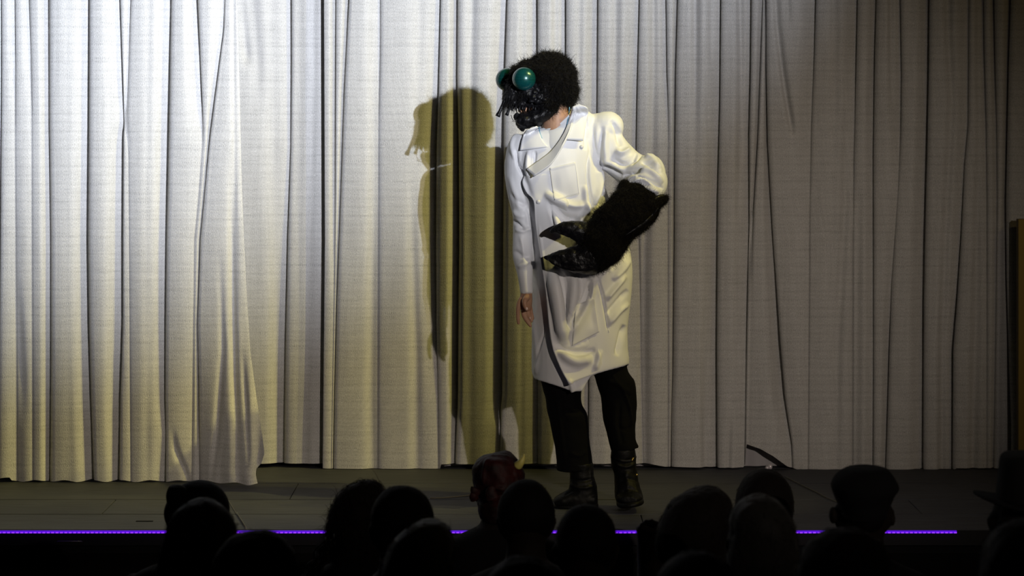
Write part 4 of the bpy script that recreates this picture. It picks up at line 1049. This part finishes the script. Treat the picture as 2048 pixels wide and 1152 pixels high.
def sitter(px, py, y, kind, label, turn=0.0, lift=0.0):
    """(px, py) = crown of the skull"""
    top = P(px, py, y); e = empty('person', (top.x, y, FLOOR_HALL), label, 'person', 'people watching from the dark audience')
    o = bpy.data.objects.new('body', SITTER[kind]); COL.objects.link(o); o.parent = e
    sc = (top.z - FLOOR_HALL) / 1.335
    o.location = (0, 0, top.z - FLOOR_HALL); o.scale = (1, 1, sc); o.rotation_euler = (0, 0, turn)
    return e
def hairdo(name, parent, rows, y, dy, m, amp=.006, seed=1, n=40, scale=14, extra=0, extra_len=.05, yoff=0.0):
    """hair mass through silhouette rows (row, left, right) at distance y"""
    if len(rows) > 5:                                   # domed crown
        y0, ya = rows[0][0] - 1, rows[4][0]; wa = (rows[4][2] - rows[4][1]) / 2; c0 = (rows[0][1] + rows[0][2]) / 2; ca = (rows[4][1] + rows[4][2]) / 2
        new = []
        for v in (.0, .02, .06, .14, .28, .5, .75):
            yy = y0 + (ya - y0) * v; f = math.sqrt(max(0.0008, 1 - (1 - v) ** 2)); cc = c0 + (ca - c0) * v
            new.append((yy, cc - wa * f, cc + wa * f, rows[4][3] * f))
        rows = new + list(rows[4:])
    q = spline([(r[1], r[0], r[2], r[0], y + yoff, (r[3] if len(r) > 3 else dy)) for r in rows], 40)
    b = MB().loft([rowring((r[0], r[1]), (r[2], r[3]), r[4], max(.004, r[5]), n, 2.1) for r in q])
    me = processed(b.mesh(), [('SUBSURF', dict(levels=1, render_levels=1))])
    jitter(me, scale, amp, seed, 3, (1, 1, .45))
    o = link(name, me, m, parent)
    if extra:
        st_ = strands('loose_hair', me, extra, extra_len, .0011, o, m, lambda c, n_: 1.0, lie=.85, curl=.18, seed=seed + 40, down=1.6)
    return o

# long fair-rimmed head at the left, in front of a short dark one
a = sitter(396, 972, 7.9, 'broad', 'person with short black hair and a side bump, behind the straight fair-haired one')
hairdo('hair', a, [(961, 385, 412, .02), (964, 366, 430, .05), (975, 342, 446, .085), (1000, 330, 457, .10), (1025, 328, 459, .10), (1045, 332, 456, .09), (1066, 342, 448, .06), (1075, 350, 440, .03)], 7.9, .1, HAIR['black'], .003, 21)
hairdo('hair_bun', a, [(970, 344, 362, .01), (975, 336, 372, .03), (990, 332, 378, .04), (1004, 334, 370, .03)], 7.9, .03, HAIR['black'], .003, 22, yoff=-.05)
a = sitter(405, 1010, 7.0, 'slim', 'person with long straight fair hair at the left of the audience')
hairdo('hair', a, [(999, 390, 420, .02), (1003, 368, 440, .06), (1018, 350, 458, .09), (1042, 338, 469, .105), (1072, 330, 474, .105), (1105, 322, 478, .10), (1150, 314, 486, .09), (1230, 306, 490, .06)], 7.0, .1, HAIR['grey'], .005, 23, extra=900, extra_len=.07)
a = sitter(512, 1072, 6.1, 'broad', 'person with rounded brown hair low in front of the straight fair-haired one')
hairdo('hair', a, [(1062, 495, 530, .02), (1066, 468, 552, .06), (1084, 440, 576, .10), (1112, 424, 592, .11), (1150, 418, 600, .11), (1200, 420, 596, .09), (1230, 440, 580, .05)], 6.1, .1, HAIR['brown'], .005, 24, extra=500)
a = sitter(722, 974, 7.9, 'slim', 'person with long wavy fair hair falling over the left shoulder, left of centre')
hairdo('hair', a, [(961, 722, 740, .02), (966, 700, 756, .05), (982, 684, 772, .09), (1010, 670, 782, .10), (1040, 658, 784, .10), (1070, 652, 782, .10), (1095, 656, 780, .09), (1130, 664, 776, .07), (1160, 670, 770, .04)], 7.9, .1, HAIR['brown'], .009, 25, extra=1600, extra_len=.075)
rng = np.random.default_rng(3); cm = MB()
for k in range(26):                                              # curls on the shoulder
    x0_, y0_ = 656 + rng.normal(0, 6), 1085 + rng.normal(0, 8); pts = []
    for t in np.linspace(0, 1, 22):
        pts.append(P(x0_ - 34 * t + 5 * math.sin(9 * t + k), y0_ + 68 * t + 4 * math.cos(8 * t + k * 2), 7.76 - .03 * math.sin(8 * t + k)))
    cm.tube(pts, [.0022] * 22, 6)
link('curls', cm.mesh(), HAIR['grey'], a.children[1])
a = sitter(800, 982, 7.15, 'broad', 'person with short neat dark hair and a round head, right of the wavy-haired one')
hairdo('hair', a, [(971, 785, 820, .02), (974, 768, 836, .06), (988, 750, 853, .09), (1012, 740, 863, .10), (1038, 740, 867, .10), (1060, 746, 866, .085), (1082, 758, 858, .06), (1092, 770, 848, .03)], 7.15, .1, HAIR['black'], .003, 26, extra=500, extra_len=.012)
a = sitter(836, 1052, 6.45, 'slim', 'person with long rounded fair-rimmed hair nearest the centre of the front crop')
a['label'] = 'person with full light brown hair, largest head left of the red horned mask'
hairdo('hair', a, [(1042, 842, 876, .02), (1046, 818, 892, .06), (1062, 794, 900, .10), (1086, 778, 902, .12), (1120, 766, 900, .12), (1160, 760, 896, .11), (1230, 756, 892, .07)], 6.45, .1, HAIR['fair'], .006, 27, extra=1200, extra_len=.06)
# red horned mask
a = sitter(998, 918, 8.35, 'broad', 'person in a red horned rubber mask with pointed ears and black jacket')
M['red'] = mat('red_rubber', (0.022, 0.0015, 0.0012), 0.65, 0.2, var=(16, (0.006, 0.001, 0.001), 0.42, 0.6), bump=(22, .8, .008))
M['horn'] = mat('yellowish_horn', (0.45, 0.40, 0.10), 0.5)
b = MB(); q = spline([(904, 988, 1012, .02), (907, 975, 1022, .05), (918, 956, 1034, .09), (935, 946, 1045, .105), (955, 945, 1050, .11), (975, 948, 1050, .11), (995, 952, 1048, .10), (1015, 958, 1042, .09), (1040, 962, 1038, .08)], 30)
b.loft([rowring((r[1], r[0]), (r[2], r[0]), 8.35, r[3], 40, 2.1) for r in q])
mm = fuse(b, .005, 3); jitter(mm, 13, .010, 31, 4)
strokes(mm, [([(975, 915), (968, 940), (966, 970)], .006, .006), ([(1022, 925), (1032, 950), (1036, 975)], .006, .006), ([(960, 985), (985, 975), (1015, 980), (1040, 970)], .006, .008), ([(970, 1000), (1000, 992), (1035, 996)], .006, -.008)])
mk2 = link('horned_mask', mm, M['red'], a)
hn = spline([(1035, 932, 8.30, .016), (1042, 924, 8.29, .012), (1047, 914, 8.29, .006), (1048, 907, 8.29, .001)], 12)
link('horn', MB().tube([P(r[0], r[1], r[2]) for r in hn], [r[3] for r in hn], 12).mesh(), M['horn'], mk2)
for pts in ([(956, 990, 8.28, .018), (948, 982, 8.27, .014), (942, 972, 8.27, .003)], [(986, 1000, 8.23, .022), (982, 985, 8.23, .020), (986, 972, 8.23, .010)], [(950, 1000, 8.28, .016), (946, 992, 8.27, .014), (945, 984, 8.27, .006)]):
    r = spline(pts, 10)
    ear = fuse(MB().tube([P(k[0], k[1], k[2]) for k in r], [(k[3], k[3] * .5) for k in r], 14), .003, 2)
    link('ear', ear, M['red'], mk2)
a = sitter(1052, 970, 7.5, 'broad', 'person with very short dark hair directly right of the red horned mask')
hairdo('hair', a, [(960, 1038, 1066, .02), (963, 1020, 1084, .06), (978, 1002, 1100, .09), (1005, 994, 1109, .10), (1030, 995, 1110, .10), (1052, 1000, 1106, .085), (1070, 1010, 1096, .06), (1080, 1020, 1086, .03)], 7.5, .1, HAIR['black'], .003, 28, extra=500, extra_len=.012)
a = sitter(1172, 1018, 6.75, 'broad', 'person with a smooth round dark head in front of the planted boot')
hairdo('hair', a, [(1010, 1158, 1186, .02), (1013, 1140, 1204, .06), (1028, 1122, 1222, .09), (1055, 1113, 1233, .10), (1082, 1112, 1236, .10), (1108, 1116, 1232, .085), (1130, 1126, 1222, .06), (1142, 1138, 1210, .03)], 6.75, .1, HAIR['black'], .003, 29, extra=500, extra_len=.014)
# someone's raised gloved hand with a fluffy cuff
g = MB()
g.tube([P(1300, 1120, 7.6), P(1298, 1075, 7.6), P(1300, 1055, 7.6)], [.040, .036, .045], 16)
for k, (x, y) in enumerate(((1284, 1046), (1293, 1040), (1303, 1039), (1313, 1043), (1322, 1050))):
    g.tube([P(1300, 1064, 7.6), P(x, y + 10, 7.6 + .01 * (k % 2)), P(x, y + 3, 7.58)], [.022, .012, .009], 10)
g.tube([P(1300, 1120, 7.6), P(1300, 1210, 7.55), P(1330, 1290, 7.45)], [.038, .042, .05], 14)
gm = fuse(g, .005, 2)
a = sitter(1390, 984, 7.3, 'slim', 'person with a dark brown bob leaning left, right of the lifted boot')
hairdo('hair', a, [(974, 1398, 1420, .02), (977, 1378, 1434, .06), (990, 1356, 1446, .09), (1010, 1340, 1456, .105), (1036, 1324, 1464, .11), (1062, 1314, 1466, .11), (1090, 1310, 1464, .10), (1120, 1316, 1456, .07), (1135, 1330, 1440, .03)], 7.3, .1, HAIR['brown'], .006, 30, extra=700, extra_len=.04)
hnd = link('raised_hand', gm, mat('violet_grey_glove', (0.02, 0.015, 0.05), 0.8), a)
hnd['label'] = 'raised hand in a dark violet glove'
a = sitter(1526, 950, 8.05, 'slim', 'person with long smooth dark brown hair, highest head right of the performer')
hairdo('hair', a, [(938, 1518, 1540, .02), (941, 1500, 1556, .06), (955, 1484, 1574, .09), (980, 1476, 1584, .10), (1010, 1470, 1587, .10), (1040, 1462, 1586, .10), (1070, 1456, 1592, .09), (1110, 1450, 1600, .07), (1140, 1456, 1596, .03)], 8.05, .1, HAIR['brown'], .004, 32, extra=500, extra_len=.03)
a = sitter(1520, 1002, 6.6, 'slim', 'person with pale grey hair in front of the smooth dark-haired one')
hairdo('hair', a, [(990, 1500, 1530, .02), (993, 1488, 1556, .06), (1004, 1474, 1570, .09), (1030, 1464, 1582, .11), (1060, 1458, 1590, .115), (1095, 1454, 1594, .11), (1130, 1452, 1594, .10), (1180, 1450, 1590, .07)], 6.6, .1, HAIR['grey'], .007, 33, extra=1000, extra_len=.045)
# man in a flat cap
a = sitter(1727, 950, 7.3, 'broad', 'person in a wide flat cap with ears sticking out, right of centre')
b = MB()
q = spline([(934, 1712, 1748, .03), (938, 1690, 1772, .07), (952, 1670, 1786, .10), (968, 1662, 1795, .115), (978, 1663, 1796, .12), (992, 1668, 1788, .115), (1008, 1674, 1781, .105), (1020, 1680, 1776, .10), (1030, 1684, 1772, .095)], 26)
b.loft([rowring((r[1], r[0]), (r[2], r[0]), 7.3, r[3], 40, 2.2) for r in q])
cap = processed(b.mesh(), [('SUBSURF', dict(levels=1, render_levels=1))]); jitter(cap, 9, .003, 35)
capo = link('flat_cap', cap, mat('dark_tweed', (0.003, 0.003, 0.0035), .95, .1, bump=(200, .6, .002)), a)
link('cap_band', MB().tube([P(1684, 1028, 7.3) + Vector((0.06 + .068 * math.cos(t) - .0, .0 + .092 * math.sin(t), 0)) for t in np.linspace(0, 2 * PI, 40)], [(.004, .010)] * 40, 8, up=(0, 0, 1), cap=False).mesh(), M['cloth_dark'], capo)
hairdo('hair', a, [(1015, 1688, 1768, .085), (1035, 1684, 1772, .09), (1052, 1690, 1766, .08), (1066, 1700, 1758, .05)], 7.3, .09, HAIR['black'], .002, 36)
for ex, ey, er, ix in ((1666, 1030, 1.0, 1692), (1784, 1038, .85, 1764)):
    ec = MB().ball(P(ex, ey, 7.3), (.012 * er, .022 * er, .026 * er)).tube([P(ex, ey, 7.3), P(ix, ey, 7.3)], [.010, .014], 8)
    link('ear', fuse(ec, .005, 2), M['skin_dark'], a)
a = sitter(1690, 1068, 5.9, 'slim', 'person with long reddish brown hair below and in front of the flat cap')
hairdo('hair', a, [(1058, 1672, 1710, .02), (1062, 1646, 1734, .06), (1076, 1622, 1756, .10), (1100, 1606, 1768, .12), (1130, 1596, 1776, .12), (1170, 1588, 1780, .10), (1240, 1584, 1780, .07)], 5.9, .1, HAIR['brown'], .006, 37, extra=900, extra_len=.05)
# brimmed hat at the far right
a = sitter(2040, 960, 7.0, 'broad', 'person in a tall black hat with a tilted brim at the right edge')
b = MB(); q = spline([(906, 2030, 2068, .05), (908, 2012, 2086, .08), (918, 2003, 2096, .095), (945, 2000, 2098, .10), (975, 1996, 2100, .105), (1000, 1994, 2102, .105)], 22)
b.loft([rowring((r[1], r[0]), (r[2], r[0]), 7.0, r[3], 36, 2.6) for r in q])
hat = link('hat_crown', b.mesh(), mat('black_felt', (0.004, 0.004, 0.004), .95, .1), a)
br = MB(); c0 = P(2048, 1004, 7.0); tl = Matrix.Rotation(math.radians(4), 3, 'Y')
r0 = []; r1 = []; r2 = []; r3 = []
for k in range(44):
    t = 2 * PI * k / 44; curl_ = .020 * math.cos(t) ** 2
    for lst, rad, dz in ((r0, .075, .004), (r1, .142, .004), (r2, .142, -.001), (r3, .075, -.001)):
        lst.append(c0 + tl @ Vector((rad * math.cos(t), rad * 1.05 * math.sin(t), dz + (curl_ - .006 if rad > .1 else 0))))
br.loft([r3, r2, r1, r0], cap=False)
link('hat_brim', br.mesh(), M['cloth_dark'], hat)
hairdo('hair', a, [(1000, 1998, 2096, .09), (1025, 1990, 2100, .10), (1050, 1988, 2100, .10), (1085, 1994, 2098, .08), (1100, 2004, 2090, .04)], 7.0, .09, HAIR['brown'], .006, 38, extra=400, extra_len=.03)
a = sitter(2052, 1050, 5.55, 'slim', 'person with auburn hair cut off by the right edge, below the black hat')
hairdo('hair', a, [(1038, 2036, 2070, .02), (1042, 2014, 2094, .06), (1058, 1996, 2110, .10), (1085, 1980, 2120, .12), (1120, 1966, 2126, .12), (1170, 1956, 2130, .10), (1240, 1950, 2130, .07)], 5.55, .1, HAIR['brown'], .006, 39, extra=800, extra_len=.05)
# lowest, nearest heads
a = sitter(1394, 1116, 5.2, 'slim', 'person with wide brown hair at the bottom edge, below the leaning bob')
hairdo('hair', a, [(1104, 1372, 1416, .02), (1109, 1342, 1444, .06), (1126, 1318, 1468, .10), (1152, 1304, 1482, .12), (1200, 1298, 1488, .12), (1260, 1300, 1486, .08)], 5.2, .1, HAIR['brown'], .006, 41, extra=500, extra_len=.05)
a = sitter(1046, 1126, 5.75, 'slim', 'person with brown hair at the bottom edge, below the very short dark hair')
hairdo('hair', a, [(1114, 1026, 1066, .02), (1119, 1000, 1092, .06), (1134, 978, 1114, .10), (1160, 964, 1128, .12), (1210, 958, 1134, .12), (1270, 960, 1132, .08)], 5.75, .1, HAIR['brown'], .006, 42, extra=500, extra_len=.05)
